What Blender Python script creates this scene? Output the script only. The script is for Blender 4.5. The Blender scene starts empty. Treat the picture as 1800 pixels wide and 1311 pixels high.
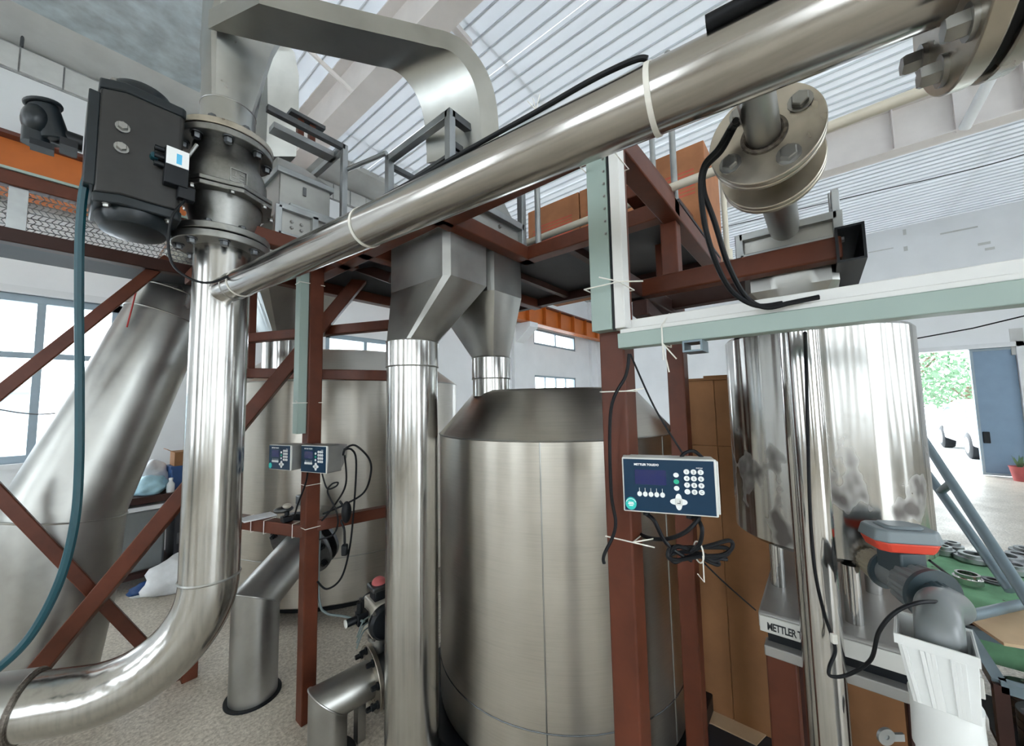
import bpy, bmesh, math, random
from mathutils import Vector, Matrix, Quaternion
random.seed(7)
sc = bpy.context.scene
COL = sc.collection
Zv = Vector((0, 0, 1)); Xv = Vector((1, 0, 0)); Yv = Vector((0, 1, 0))

# ---------------------------------------------------------------- camera
FPX = 660.0                      # focal length in pixels of the 1800 x 1311 frame
YAW, PITCH, ROLL = math.radians(39.3), math.radians(4.4), math.radians(1.1)
EYE = Vector((0, 0, 1.6))
_F0 = Vector((math.cos(YAW), math.sin(YAW), 0)); _R0 = Vector((math.sin(YAW), -math.cos(YAW), 0))
CF = _F0 * math.cos(PITCH) + Zv * math.sin(PITCH)
_U0 = _R0.cross(CF)
CR = _R0 * math.cos(ROLL) - _U0 * math.sin(ROLL)
CU = _R0 * math.sin(ROLL) + _U0 * math.cos(ROLL)
cam_data = bpy.data.cameras.new('camera'); cam_data.sensor_width = 36.0
cam_data.lens = FPX / 1800 * 36.0; cam_data.clip_start = 0.05; cam_data.clip_end = 300
cam = bpy.data.objects.new('camera', cam_data); COL.objects.link(cam)
cam.matrix_world = Matrix(((CR.x, CU.x, -CF.x, EYE.x), (CR.y, CU.y, -CF.y, EYE.y), (CR.z, CU.z, -CF.z, EYE.z), (0, 0, 0, 1)))
sc.camera = cam

# ---------------------------------------------------------------- world, light, exposure
w = bpy.data.worlds.new('sky'); sc.world = w; w.use_nodes = True
bg = w.node_tree.nodes['Background']; bg.inputs[0].default_value = (0.86, 0.94, 1.0, 1); bg.inputs[1].default_value = 2.6
sc.view_settings.view_transform = 'Standard'; sc.view_settings.look = 'None'
sc.view_settings.gamma = 1.0; sc.view_settings.use_curve_mapping = False
sc.view_settings.exposure = 1.9

# ---------------------------------------------------------------- measuring helpers (pixel of the photograph + distance -> place)
def P(px, py, d):
    return EYE + CF * d + CR * ((px - 900) / FPX * d) + CU * ((655.5 - py) / FPX * d)
def _dir(px, py): return CF + CR * ((px - 900) / FPX) + CU * ((655.5 - py) / FPX)
def PXp(px, py, X): v = _dir(px, py); return EYE + v * ((X - EYE.x) / v.x)
def PYp(px, py, Y): v = _dir(px, py); return EYE + v * ((Y - EYE.y) / v.y)
def PZp(px, py, Z): v = _dir(px, py); return EYE + v * ((Z - EYE.z) / v.z)
def zat(x, y, py):
    p0 = Vector((x, y, 0)) - EYE; k = (655.5 - py) / FPX
    return (k * CF.dot(p0) - CU.dot(p0)) / (CU.z - k * CF.z)
def XY(px, py, d): v = P(px, py, d); return v.x, v.y

# ---------------------------------------------------------------- materials
MATS = {}
def _new(name):
    m = bpy.data.materials.new(name); m.use_nodes = True; MATS[name] = m
    nt = m.node_tree; return m, nt, nt.nodes['Principled BSDF']
def _n(nt, t, **kw):
    n = nt.nodes.new(t)
    for k, v in kw.items(): setattr(n, k, v)
    return n
def _noise(nt, scale3, scale=1.0, detail=3, rough=0.55, coord='Object'):
    tc = _n(nt, 'ShaderNodeTexCoord'); mp = _n(nt, 'ShaderNodeMapping'); mp.inputs['Scale'].default_value = scale3
    nt.links.new(tc.outputs[coord], mp.inputs['Vector'])
    no = _n(nt, 'ShaderNodeTexNoise'); no.inputs['Scale'].default_value = scale
    no.inputs['Detail'].default_value = detail; no.inputs['Roughness'].default_value = rough
    nt.links.new(mp.outputs[0], no.inputs['Vector']); return no
def _ramp(nt, src, stops):
    r = _n(nt, 'ShaderNodeValToRGB'); nt.links.new(src, r.inputs[0])
    e = r.color_ramp.elements
    while len(e) < len(stops): e.new(0.5)
    for el, (p, c) in zip(e, stops): el.position = p; el.color = (c[0], c[1], c[2], 1) if not isinstance(c, (int, float)) else (c, c, c, 1)
    return r
def _bump(nt, bs, src, strength, dist=0.01):
    b = _n(nt, 'ShaderNodeBump'); b.inputs['Strength'].default_value = strength; b.inputs['Distance'].default_value = dist
    nt.links.new(src, b.inputs['Height']); nt.links.new(b.outputs[0], bs.inputs['Normal']); return b
def plain(name, col, rough=0.5, metal=0.0, var=0.12, scale=14, bump=0.0, spec=None, coat=0.0):
    m, nt, bs = _new(name)
    bs.inputs['Roughness'].default_value = rough; bs.inputs['Metallic'].default_value = metal
    if spec is not None: bs.inputs['Specular IOR Level'].default_value = spec
    if coat: bs.inputs['Coat Weight'].default_value = coat
    no = _noise(nt, (1, 1, 1), scale, 4)
    r = _ramp(nt, no.outputs['Fac'], [(0.3, [c * (1 - var) for c in col]), (0.7, [min(1, c * (1 + var)) for c in col])])
    nt.links.new(r.outputs[0], bs.inputs['Base Color'])
    if bump: _bump(nt, bs, no.outputs['Fac'], bump, 0.004)
    return m
STEEL_TONE = 0.64
def steel(name, col, rough, grain, wob, gs=1.0, var=0.10, dent=0.0, dents=(3, 3, 0.25), aniso=0.0):
    """brushed stainless: grain = stretch of the brushing, wob = roughness spread, dent = soft unevenness of the sheet"""
    m, nt, bs = _new(name)
    bs.inputs['Metallic'].default_value = 1.0
    col = [c * STEEL_TONE for c in col]
    if aniso:
        bs.inputs['Anisotropic'].default_value = aniso; bs.inputs['Anisotropic Rotation'].default_value = 0.25
        tg_ = _n(nt, 'ShaderNodeTangent', direction_type='RADIAL', axis='Z'); nt.links.new(tg_.outputs[0], bs.inputs['Tangent'])
    g = _noise(nt, grain, gs, 3, 0.6); b = _noise(nt, (1, 1, 1), 3.5, 4, 0.6)
    mx = _n(nt, 'ShaderNodeMath', operation='ADD'); nt.links.new(g.outputs['Fac'], mx.inputs[0]); nt.links.new(b.outputs['Fac'], mx.inputs[1])
    hf = _n(nt, 'ShaderNodeMath', operation='MULTIPLY'); nt.links.new(mx.outputs[0], hf.inputs[0]); hf.inputs[1].default_value = 0.5
    c = _ramp(nt, hf.outputs[0], [(0.33, [x * (1 - var * 1.6) for x in col]), (0.5, col), (0.66, [min(1, x * (1 + var)) for x in col])])
    nt.links.new(c.outputs[0], bs.inputs['Base Color'])
    r = _ramp(nt, hf.outputs[0], [(0.3, rough - wob), (0.7, rough + wob)]); nt.links.new(r.outputs[0], bs.inputs['Roughness'])
    if dent:
        d = _noise(nt, dents, 1.0, 2, 0.5)
        b1 = _n(nt, 'ShaderNodeBump'); b1.inputs['Strength'].default_value = dent; b1.inputs['Distance'].default_value = 0.05
        nt.links.new(d.outputs['Fac'], b1.inputs['Height'])
        b2 = _n(nt, 'ShaderNodeBump'); b2.inputs['Strength'].default_value = 0.04; b2.inputs['Distance'].default_value = 0.002
        nt.links.new(g.outputs['Fac'], b2.inputs['Height']); nt.links.new(b1.outputs[0], b2.inputs['Normal']); nt.links.new(b2.outputs[0], bs.inputs['Normal'])
    else: _bump(nt, bs, g.outputs['Fac'], 0.05, 0.002)
    return m
steel('steel_tank', (0.75, 0.71, 0.63), 0.36, (5, 5, 220), 0.05, 1.0, 0.07, 0.22, (4.5, 4.5, 0.22), 0.6)
steel('steel_tank_small', (0.72, 0.71, 0.68), 0.22, (40, 40, 2), 0.06, 1.0, 0.10, 0.5, (9, 9, 0.3))
steel('steel_pipe', (0.74, 0.73, 0.70), 0.20, (70, 70, 1.2), 0.07, 1.0, 0.12, 0.10, (12, 12, 0.6))
steel('steel_pipe_y', (0.72, 0.69, 0.65), 0.20, (70, 1.2, 70), 0.07, 1.0, 0.12, 0.08, (12, 0.6, 12))
steel('steel_bright', (0.80, 0.79, 0.77), 0.12, (90, 90, 1.5), 0.04, 1.0, 0.06)
steel('steel_dull', (0.60, 0.60, 0.57), 0.38, (3, 3, 3), 0.08, 2.0, 0.10, 0.15, (3, 3, 3))
steel('steel_duct', (0.66, 0.67, 0.64), 0.33, (4, 4, 4), 0.08, 1.5, 0.08, 0.2, (3, 3, 2))
steel('steel_cast', (0.42, 0.42, 0.40), 0.42, (30, 30, 30), 0.06, 2.0, 0.12)
steel('steel_flange', (0.72, 0.66, 0.56), 0.32, (14, 14, 14), 0.10, 1.0, 0.20)
steel('steel_dark', (0.20, 0.21, 0.22), 0.45, (20, 20, 20), 0.08, 1.0, 0.2)
steel('galvanised', (0.58, 0.61, 0.62), 0.40, (8, 8, 8), 0.08, 1.0, 0.15)
steel('bolt_steel', (0.50, 0.50, 0.48), 0.36, (20, 20, 20), 0.08, 1.0, 0.15)
plain('weld', (0.16, 0.14, 0.12), 0.5, 0.8, 0.5, 120, 0.6)
plain('red_brown', (0.095, 0.025, 0.012), 0.45, 0, 0.20, 9, 0.06, 0.3)
plain('brown_dark', (0.036, 0.013, 0.010), 0.5, 0, 0.2, 8, 0, 0.3)
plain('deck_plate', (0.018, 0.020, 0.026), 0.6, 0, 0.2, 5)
plain('trunking_green', (0.30, 0.385, 0.350), 0.40, 0, 0.05, 6)
plain('trunking_white', (0.72, 0.72, 0.70), 0.45, 0, 0.05, 6)
plain('black_rubber', (0.004, 0.005, 0.007), 0.5, 0, 0.2, 30, 0, 0.25)
plain('black_plastic', (0.005, 0.007, 0.010), 0.42, 0, 0.15, 20, 0, 0.3)
plain('actuator_grey', (0.026, 0.026, 0.026), 0.42, 0.0, 0.12, 20, 0, 0.35)
plain('actuator_cap', (0.008, 0.013, 0.017), 0.36, 0.0, 0.15, 20, 0, 0.4)
plain('actuator_pale', (0.50, 0.47, 0.40), 0.42, 0.3, 0.1, 20)
plain('teal_hose', (0.004, 0.052, 0.070), 0.38, 0, 0.08, 10, 0, 0.35)
plain('thin_blue_hose', (0.13, 0.17, 0.17), 0.4, 0, 0.1, 10)
plain('zip_white', (0.78, 0.76, 0.70), 0.45, 0, 0.05, 10)
plain('panel_blue', (0.0015, 0.026, 0.062), 0.45, 0, 0.05, 10, 0, 0.25)
plain('screen_blue', (0.001, 0.008, 0.09), 0.25, 0, 0.05, 10)
plain('terminal_case', (0.62, 0.63, 0.60), 0.40, 0, 0.05, 10)
plain('terminal_steel', (0.34, 0.34, 0.33), 0.40, 0.7, 0.08, 10)
plain('key_white', (0.80, 0.82, 0.82), 0.4, 0, 0.03, 10)
plain('key_green', (0.01, 0.42, 0.25), 0.4, 0, 0.05, 10)
plain('sticker_teal', (0.02, 0.50, 0.45), 0.4, 0, 0.05, 10)
plain('print_white', (0.86, 0.88, 0.88), 0.5, 0, 0.02, 10)
plain('print_black', (0.015, 0.018, 0.022), 0.5, 0, 0.05, 10)
plain('print_cyan', (0.10, 0.50, 0.80), 0.5, 0, 0.05, 10)
plain('cardboard', (0.25, 0.115, 0.045), 0.75, 0, 0.14, 5, 0.05)
plain('cardboard_print', (0.46, 0.20, 0.10), 0.75, 0, 0.12, 5)
plain('carton_orange', (0.36, 0.15, 0.065), 0.75, 0, 0.14, 8, 0.05)
plain('carton_red', (0.50, 0.10, 0.06), 0.75, 0, 0.1, 8)
plain('cardboard_pale', (0.55, 0.40, 0.25), 0.75, 0, 0.08, 6)
plain('pvc_grey', (0.17, 0.185, 0.19), 0.30, 0, 0.06, 8)
plain('pvc_grey_dark', (0.035, 0.055, 0.065), 0.38, 0, 0.1, 8)
plain('pvc_tan', (0.33, 0.29, 0.21), 0.40, 0, 0.08, 8)
plain('pvc_white', (0.76, 0.78, 0.77), 0.35, 0, 0.03, 8)
plain('box_grey', (0.17, 0.205, 0.225), 0.42, 0, 0.05, 8)
plain('box_red', (0.68, 0.065, 0.035), 0.42, 0, 0.05, 8)
plain('scale_grey', (0.34, 0.335, 0.32), 0.40, 0.4, 0.08, 6)
plain('scale_label', (0.58, 0.58, 0.55), 0.45, 0, 0.04, 8)
plain('crane_orange', (0.50, 0.13, 0.018), 0.45, 0, 0.08, 4)
plain('crane_edge', (0.11, 0.035, 0.025), 0.5, 0, 0.1, 6)
plain('wall_cream', (0.60, 0.55, 0.47), 0.7, 0, 0.06, 1.6)
plain('wall_paint', (0.80, 0.82, 0.84), 0.7, 0, 0.04, 1.6)
plain('concrete_pale', (0.56, 0.57, 0.56), 0.8, 0, 0.10, 3, 0.1)
plain('concrete_block', (0.62, 0.63, 0.62), 0.8, 0, 0.12, 5, 0.1)
plain('joint_dark', (0.36, 0.37, 0.37), 0.8, 0, 0.3, 12)
plain('frame_blue', (0.30, 0.38, 0.44), 0.45, 0, 0.06, 6)
plain('frame_white', (0.72, 0.74, 0.76), 0.45, 0, 0.04, 6)
plain('rib_grey', (0.70, 0.73, 0.76), 0.5, 0, 0.03, 1.2)
plain('roof_cream', (0.74, 0.71, 0.66), 0.6, 0, 0.05, 1.2)
plain('roof_white', (0.80, 0.82, 0.84), 0.5, 0, 0.03, 1.2)
plain('roof_blue', (0.52, 0.60, 0.64), 0.55, 0, 0.22, 7, 0.15)
plain('roof_foil', (0.78, 0.80, 0.80), 0.45, 0.2, 0.15, 14, 0.3)
plain('beam_pale', (0.76, 0.715, 0.69), 0.6, 0, 0.06, 3)
plain('pipe_beige', (0.60, 0.555, 0.46), 0.45, 0, 0.05, 4)
plain('door_blue', (0.20, 0.30, 0.42), 0.45, 0, 0.05, 4)
plain('ladder_blue', (0.14, 0.19, 0.22), 0.42, 0.2, 0.08, 8)
plain('cloth_green', (0.16, 0.36, 0.20), 0.8, 0, 0.25, 7, 0.2)
plain('bag_white', (0.72, 0.74, 0.76), 0.7, 0, 0.15, 7, 0.3)
plain('bag_blue', (0.006, 0.05, 0.17), 0.5, 0, 0.15, 7)
plain('bag_cyan', (0.36, 0.58, 0.68), 0.4, 0, 0.2, 9)
plain('car_white', (0.82, 0.83, 0.84), 0.25, 0, 0.02, 2, 0, None, 0.5)
plain('car_glass', (0.10, 0.14, 0.16), 0.1, 0, 0.1, 2)
plain('bark', (0.12, 0.08, 0.05), 0.8, 0, 0.3, 10)
plain('leaf_green', (0.10, 0.19, 0.10), 0.6, 0, 0.35, 3)
plain('pot_red', (0.45, 0.10, 0.10), 0.6, 0, 0.1, 8)
plain('red_wire', (0.50, 0.04, 0.04), 0.5, 0, 0.1, 8)
def floor_mat():
    m, nt, bs = _new('floor_concrete')
    a = _noise(nt, (1, 1, 1), 55, 3, 0.7); b = _noise(nt, (1, 1, 1), 2.2, 5, 0.6)
    vo = _n(nt, 'ShaderNodeTexVoronoi'); vo.inputs['Scale'].default_value = 95
    tc = _n(nt, 'ShaderNodeTexCoord'); nt.links.new(tc.outputs['Object'], vo.inputs['Vector'])
    r1 = _ramp(nt, a.outputs['Fac'], [(0.35, (0.50, 0.445, 0.365)), (0.62, (0.86, 0.80, 0.69))])
    r2 = _ramp(nt, b.outputs['Fac'], [(0.3, (0.74, 0.74, 0.74)), (0.65, (1.0, 1.0, 1.0))])
    r3 = _ramp(nt, vo.outputs['Distance'], [(0.0, (1.0, 1.0, 1.0)), (0.5, (0.82, 0.80, 0.78))])
    m1 = _n(nt, 'ShaderNodeMix', data_type='RGBA', blend_type='MULTIPLY'); m1.inputs[0].default_value = 1
    nt.links.new(r1.outputs[0], m1.inputs[6]); nt.links.new(r2.outputs[0], m1.inputs[7])
    m2 = _n(nt, 'ShaderNodeMix', data_type='RGBA', blend_type='MULTIPLY'); m2.inputs[0].default_value = 1
    nt.links.new(m1.outputs[2], m2.inputs[6]); nt.links.new(r3.outputs[0], m2.inputs[7])
    nt.links.new(m2.outputs[2], bs.inputs['Base Color'])
    r4 = _ramp(nt, b.outputs['Fac'], [(0.3, 0.55), (0.7, 0.30)]); nt.links.new(r4.outputs[0], bs.inputs['Roughness'])
    _bump(nt, bs, a.outputs['Fac'], 0.12, 0.003)
floor_mat()
def stained():
    m = steel('steel_stained', (0.72, 0.71, 0.68), 0.22, (40, 40, 2), 0.06, 1.0, 0.10, 0.5, (9, 9, 0.3))
    nt = m.node_tree; bs = nt.nodes['Principled BSDF']
    old = bs.inputs['Base Color'].links[0].from_socket; oldr = bs.inputs['Roughness'].links[0].from_socket
    no = _noise(nt, (1, 1, 0.7), 6.5, 3, 0.5); r = _ramp(nt, no.outputs['Fac'], [(0.55, 0.0), (0.62, 1.0)])
    tc = _n(nt, 'ShaderNodeTexCoord'); sp = _n(nt, 'ShaderNodeSeparateXYZ'); nt.links.new(tc.outputs['Object'], sp.inputs[0])
    mr = _n(nt, 'ShaderNodeMapRange'); nt.links.new(sp.outputs[2], mr.inputs[0])
    mr.inputs[1].default_value = 0.45; mr.inputs[2].default_value = 0.25; mr.inputs[3].default_value = 0; mr.inputs[4].default_value = 0.75
    mu = _n(nt, 'ShaderNodeMath', operation='MULTIPLY'); nt.links.new(r.outputs[0], mu.inputs[0]); nt.links.new(mr.outputs[0], mu.inputs[1])
    mx = _n(nt, 'ShaderNodeMix', data_type='RGBA'); nt.links.new(mu.outputs[0], mx.inputs[0]); nt.links.new(old, mx.inputs[6]); mx.inputs[7].default_value = (0.026, 0.012, 0.009, 1); bs.inputs['Specular IOR Level'].default_value = 0.15
    nt.links.new(mx.outputs[2], bs.inputs['Base Color'])
    mx2 = _n(nt, 'ShaderNodeMix', data_type='FLOAT'); nt.links.new(mu.outputs[0], mx2.inputs[0]); nt.links.new(oldr, mx2.inputs[2]); mx2.inputs[3].default_value = 0.7
    nt.links.new(mx2.outputs[0], bs.inputs['Roughness'])
    iv = _n(nt, 'ShaderNodeMath', operation='SUBTRACT'); iv.inputs[0].default_value = 1.0; nt.links.new(mu.outputs[0], iv.inputs[1]); nt.links.new(iv.outputs[0], bs.inputs['Metallic'])
stained()
def roof_mat():
    # white roof sheet, made translucent so daylight through it brightens the room
    m, nt, bs = _new('roof_sheet_white')
    no = _noise(nt, (1, 1, 1), 1.2, 3); r = _ramp(nt, no.outputs['Fac'], [(0.3, (0.78, 0.80, 0.82)), (0.7, (0.86, 0.87, 0.88))])
    nt.links.new(r.outputs[0], bs.inputs['Base Color']); bs.inputs['Roughness'].default_value = 0.5
    tl = _n(nt, 'ShaderNodeBsdfTranslucent'); tl.inputs[0].default_value = (0.95, 0.97, 1.0, 1)
    mx = _n(nt, 'ShaderNodeMixShader'); mx.inputs[0].default_value = 0.16
    nt.links.new(bs.outputs[0], mx.inputs[1]); nt.links.new(tl.outputs[0], mx.inputs[2]); nt.links.new(mx.outputs[0], nt.nodes['Material Output'].inputs[0])
roof_mat()
def glass_mat():
    m, nt, bs = _new('window_glass')
    bs.inputs['Base Color'].default_value = (0.92, 0.97, 1.0, 1); bs.inputs['Roughness'].default_value = 0.02
    tr = _n(nt, 'ShaderNodeBsdfTransparent'); mixs = _n(nt, 'ShaderNodeMixShader'); mixs.inputs[0].default_value = 0.10
    nt.links.new(tr.outputs[0], mixs.inputs[1]); nt.links.new(bs.outputs[0], mixs.inputs[2])
    nt.links.new(mixs.outputs[0], nt.nodes['Material Output'].inputs[0])
glass_mat()

# ---------------------------------------------------------------- mesh helpers
def frame_of(axis, up=None):
    a = Vector(axis).normalized()
    u = Vector(up) if up is not None else (Zv if abs(a.z) < 0.95 else Xv)
    s = u.cross(a)
    if s.length < 1e-6: s = Xv.cross(a)
    s.normalize(); t = a.cross(s).normalized()
    return s, t, a          # s, t across; a along
class MB:
    def __init__(self): self.v = []; self.f = []
    def add(self, vs, fs):
        o = len(self.v); self.v += [Vector(x) for x in vs]; self.f += [tuple(i + o for i in f) for f in fs]; return self
    def box(self, c, sx, sy, sz, ax=None):
        c = Vector(c); a, b, d = ax if ax else (Xv, Yv, Zv)
        vs = [c + a * (i * sx / 2) + b * (j * sy / 2) + d * (k * sz / 2) for k in (-1, 1) for j in (-1, 1) for i in (-1, 1)]
        return self.add(vs, [(0, 2, 3, 1), (4, 5, 7, 6), (0, 1, 5, 4), (2, 6, 7, 3), (0, 4, 6, 2), (1, 3, 7, 5)])
    def box2(self, a, b):
        a, b = Vector(a), Vector(b); return self.box((a + b) / 2, abs(b.x - a.x), abs(b.y - a.y), abs(b.z - a.z))
    def beam(self, p0, p1, wd, ht, up=None):
        p0, p1 = Vector(p0), Vector(p1); s, t, a = frame_of(p1 - p0, up)
        return self.box((p0 + p1) / 2, wd, ht, (p1 - p0).length, (s, t, a))
    def hollow(self, p0, p1, wd, ht, th, up=None):
        p0, p1 = Vector(p0), Vector(p1); s, t, a = frame_of(p1 - p0, up)
        vs = []
        for p in (p0, p1):
            for (w_, h_) in ((wd / 2, ht / 2), (wd / 2 - th, ht / 2 - th)):
                for (i, j) in ((-1, -1), (1, -1), (1, 1), (-1, 1)): vs.append(p + s * (i * w_) + t * (j * h_))
        fs = []
        for k in range(4):
            n = (k + 1) % 4
            fs += [(k, n, 8 + n, 8 + k), (4 + n, 4 + k, 12 + k, 12 + n), (n, k, 4 + k, 4 + n), (8 + k, 8 + n, 12 + n, 12 + k)]
        return self.add(vs, fs)
    def rings(self, rs, cap0=True, cap1=True, closed=True):
        n = len(rs[0]); vs = [v for r in rs for v in r]; fs = []
        for i in range(len(rs) - 1):
            for k in range(n if closed else n - 1):
                m = (k + 1) % n; fs.append((i * n + k, i * n + m, (i + 1) * n + m, (i + 1) * n + k))
        if cap0: fs.append(tuple(range(n - 1, -1, -1)))
        if cap1: fs.append(tuple((len(rs) - 1) * n + k for k in range(n)))
        return self.add(vs, fs)
    def lathe(self, prof, org, axis=Zv, seg=32, cap=True, up=None):
        s, t, a = frame_of(axis, up); org = Vector(org); rs = []
        for (r, z) in prof:
            rs.append([org + a * z + s * (r * math.cos(2 * math.pi * k / seg)) + t * (r * math.sin(2 * math.pi * k / seg)) for k in range(seg)])
        return self.rings(rs, cap, cap)
    def cyl(self, p0, p1, r0, r1=None, seg=24, cap=True):
        p0, p1 = Vector(p0), Vector(p1)
        return self.lathe([(r0, 0), (r0 if r1 is None else r1, (p1 - p0).length)], p0, p1 - p0, seg, cap)
    def tube(self, pts, r, seg=10, cap=True):
        pts = [Vector(p) for p in pts]; n = len(pts)
        rr = r if isinstance(r, (list, tuple)) else [r] * n
        tg = [(pts[min(i + 1, n - 1)] - pts[max(i - 1, 0)]).normalized() for i in range(n)]
        s, t, a = frame_of(tg[0]); rs = []
        for i in range(n):
            if i: 
                q = tg[i - 1].rotation_difference(tg[i]); s = q @ s; s = (s - tg[i] * s.dot(tg[i])).normalized()
            t = tg[i].cross(s)
            rs.append([pts[i] + s * (rr[i] * math.cos(2 * math.pi * k / seg)) + t * (rr[i] * math.sin(2 * math.pi * k / seg)) for k in range(seg)])
        return self.rings(rs, cap, cap)
    def annulus(self, org, axis, r0, r1, th, seg=32):
        """flat ring with a hole"""
        s, t, a = frame_of(axis); org = Vector(org); rs = []
        for (r, z) in ((r0, 0), (r1, 0), (r1, th), (r0, th), (r0, 0)):
            rs.append([org + a * z + s * (r * math.cos(2 * math.pi * k / seg)) + t * (r * math.sin(2 * math.pi * k / seg)) for k in range(seg)])
        return self.rings(rs, False, False)
    def torus(self, org, axis, R, r, seg=32, ss=8):
        s, t, a = frame_of(axis); org = Vector(org); rs = []
        for i in range(seg + 1):
            th = 2 * math.pi * i / seg; d = s * math.cos(th) + t * math.sin(th)
            rs.append([org + d * (R + r * math.cos(2 * math.pi * k / ss)) + a * (r * math.sin(2 * math.pi * k / ss)) for k in range(ss)])
        return self.rings(rs, False, False)
    def ball(self, c, rx, ry=None, rz=None, ax=None, seg=20, rows=12, z0=-1.0, z1=1.0):
        ry = rx if ry is None else ry; rz = rx if rz is None else rz
        a, b, d = ax if ax else (Xv, Yv, Zv); c = Vector(c); rs = []
        a0, a1 = math.asin(z0), math.asin(z1)
        for i in range(rows + 1):
            ph = a0 + (a1 - a0) * i / rows; cr, szz = max(math.cos(ph), 1e-4), math.sin(ph)
            rs.append([c + a * (rx * cr * math.cos(2 * math.pi * k / seg)) + b * (ry * cr * math.sin(2 * math.pi * k / seg)) + d * (rz * szz) for k in range(seg)])
        return self.rings(rs)
    def prism(self, poly, dirv):
        dirv = Vector(dirv); poly = [Vector(p) for p in poly]
        return self.rings([poly, [p + dirv for p in poly]])
    def bar(self, p0, p1, r, seg=10): return self.cyl(p0, p1, r, None, seg)
def root_loc(o):
    v = Vector((0, 0, 0))
    while o is not None: v += o.location; o = o.parent
    return v
def finish(me, sharp=0.6):
    bm = bmesh.new(); bm.from_mesh(me); bmesh.ops.recalc_face_normals(bm, faces=bm.faces); bm.to_mesh(me); bm.free()
    for p in me.polygons: p.use_smooth = True
    me.set_sharp_from_angle(angle=sharp)
def build(mb, name, mat, parent=None, bevel=0.0, sharp=0.6, kind=None):
    if parent is not None: org = root_loc(parent)
    else:
        lo = [min(v[i] for v in mb.v) for i in range(3)]; hi = [max(v[i] for v in mb.v) for i in range(3)]
        org = Vector(((lo[0] + hi[0]) / 2, (lo[1] + hi[1]) / 2, lo[2]))
    me = bpy.data.meshes.new(name); me.from_pydata([v - org for v in mb.v], [], mb.f); me.update(); finish(me, sharp)
    me.materials.append(MATS[mat])
    o = bpy.data.objects.new(name, me); COL.objects.link(o)
    if parent is not None: o.parent = parent
    else: o.location = org
    if bevel:
        b = o.modifiers.new('bevel', 'BEVEL'); b.width = bevel; b.segments = 2; b.limit_method = 'ANGLE'; b.angle_limit = 0.7
    if kind: o['kind'] = kind
    return o
def tag(o, label, cat, group=None):
    o['label'] = label; o['category'] = cat
    if group: o['group'] = group
    return o
def thing(name, label, cat, loc, group=None):
    o = bpy.data.objects.new(name, None); COL.objects.link(o); o.location = Vector(loc); o.empty_display_size = 0.1
    return tag(o, label, cat, group)
def struct(mb, name, mat, parent=None, bevel=0.0): return build(mb, name, mat, parent, bevel, kind='structure' if parent is None else None)
def spline(pts, n=8):
    pts = [Vector(p) for p in pts]; out = []
    for i in range(len(pts) - 1):
        p0, p1, p2, p3 = pts[max(i - 1, 0)], pts[i], pts[i + 1], pts[min(i + 2, len(pts) - 1)]
        for k in range(n):
            t = k / n; t2, t3 = t * t, t * t * t
            out.append(0.5 * ((2 * p1) + (p2 - p0) * t + (2 * p0 - 5 * p1 + 4 * p2 - p3) * t2 + (3 * p1 - p0 - 3 * p2 + p3) * t3))
    out.append(pts[-1]); return out
_cache = {}
def instance(key, maker, mat, name, loc, axis, parent, up=None):
    """a small repeated part sharing its mesh; built along +Z around the origin"""
    if key not in _cache:
        mb = maker(); me = bpy.data.meshes.new(name); me.from_pydata(mb.v, [], mb.f); me.update(); finish(me); me.materials.append(MATS[mat]); _cache[key] = me
    o = bpy.data.objects.new(name, _cache[key]); COL.objects.link(o)
    s, t, a = frame_of(axis, up); l = Vector(loc) - (root_loc(parent) if parent else Vector())
    o.matrix_basis = Matrix(((s.x, t.x, a.x, l.x), (s.y, t.y, a.y, l.y), (s.z, t.z, a.z, l.z), (0, 0, 0, 1)))
    if parent: o.parent = parent
    return o
def hexbolt(r, h, shank=0.0):
    def mk():
        mb = MB(); mb.lathe([(r * 1.35, -h * 0.0), (r * 1.35, h * 0.22)], (0, 0, 0), Zv, 14)
        mb.lathe([(r, h * 0.2), (r, h * 0.86), (r * 0.85, h)], (0, 0, 0), Zv, 6)
        if shank: mb.lathe([(r * 0.55, -shank), (r * 0.55, 0)], (0, 0, 0), Zv, 10)
        return mb
    return mk
def bolts(parent, c, axis, R, n, r, h, mat='bolt_steel', ph=0.0, shank=0.0, name='bolt', up=None):
    s, t, a = frame_of(axis, up); c = Vector(c)
    for k in range(n):
        th = ph + 2 * math.pi * k / n
        instance(('bolt', r, h, shank, mat), hexbolt(r, h, shank), mat, name, c + s * (R * math.cos(th)) + t * (R * math.sin(th)), a, parent)
def text_mesh(txt, name, mat, org, r, u, n, size, parent, align='LEFT', bold=0.0, depth=0.0004, spacing=1.0):
    cu = bpy.data.curves.new(name, 'FONT'); cu.body = txt; cu.size = size; cu.align_x = align; cu.offset = bold; cu.extrude = depth; cu.space_character = spacing
    cu.resolution_u = 3
    t = bpy.data.objects.new('tmp', cu); COL.objects.link(t); dg = bpy.context.evaluated_depsgraph_get()
    me = bpy.data.meshes.new_from_object(t.evaluated_get(dg)); bpy.data.objects.remove(t); bpy.data.curves.remove(cu)
    me.name = name; me.materials.clear(); me.materials.append(MATS[mat])
    off = Vector(org) - root_loc(parent); r, u, n = Vector(r), Vector(u), Vector(n)
    for v in me.vertices: v.co = off + r * v.co.x + u * v.co.y + n * v.co.z
    o = bpy.data.objects.new(name, me); COL.objects.link(o); o.parent = parent; return o
def wire_tie(label, p0, p1, s, parent_dir=None, name='wire_tie', mat='zip_white', group=None, r=0.0022):
    """loop of thin wire round a square post centred on the axis p (x, y) at height z with twisted ends"""
    pass

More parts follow.
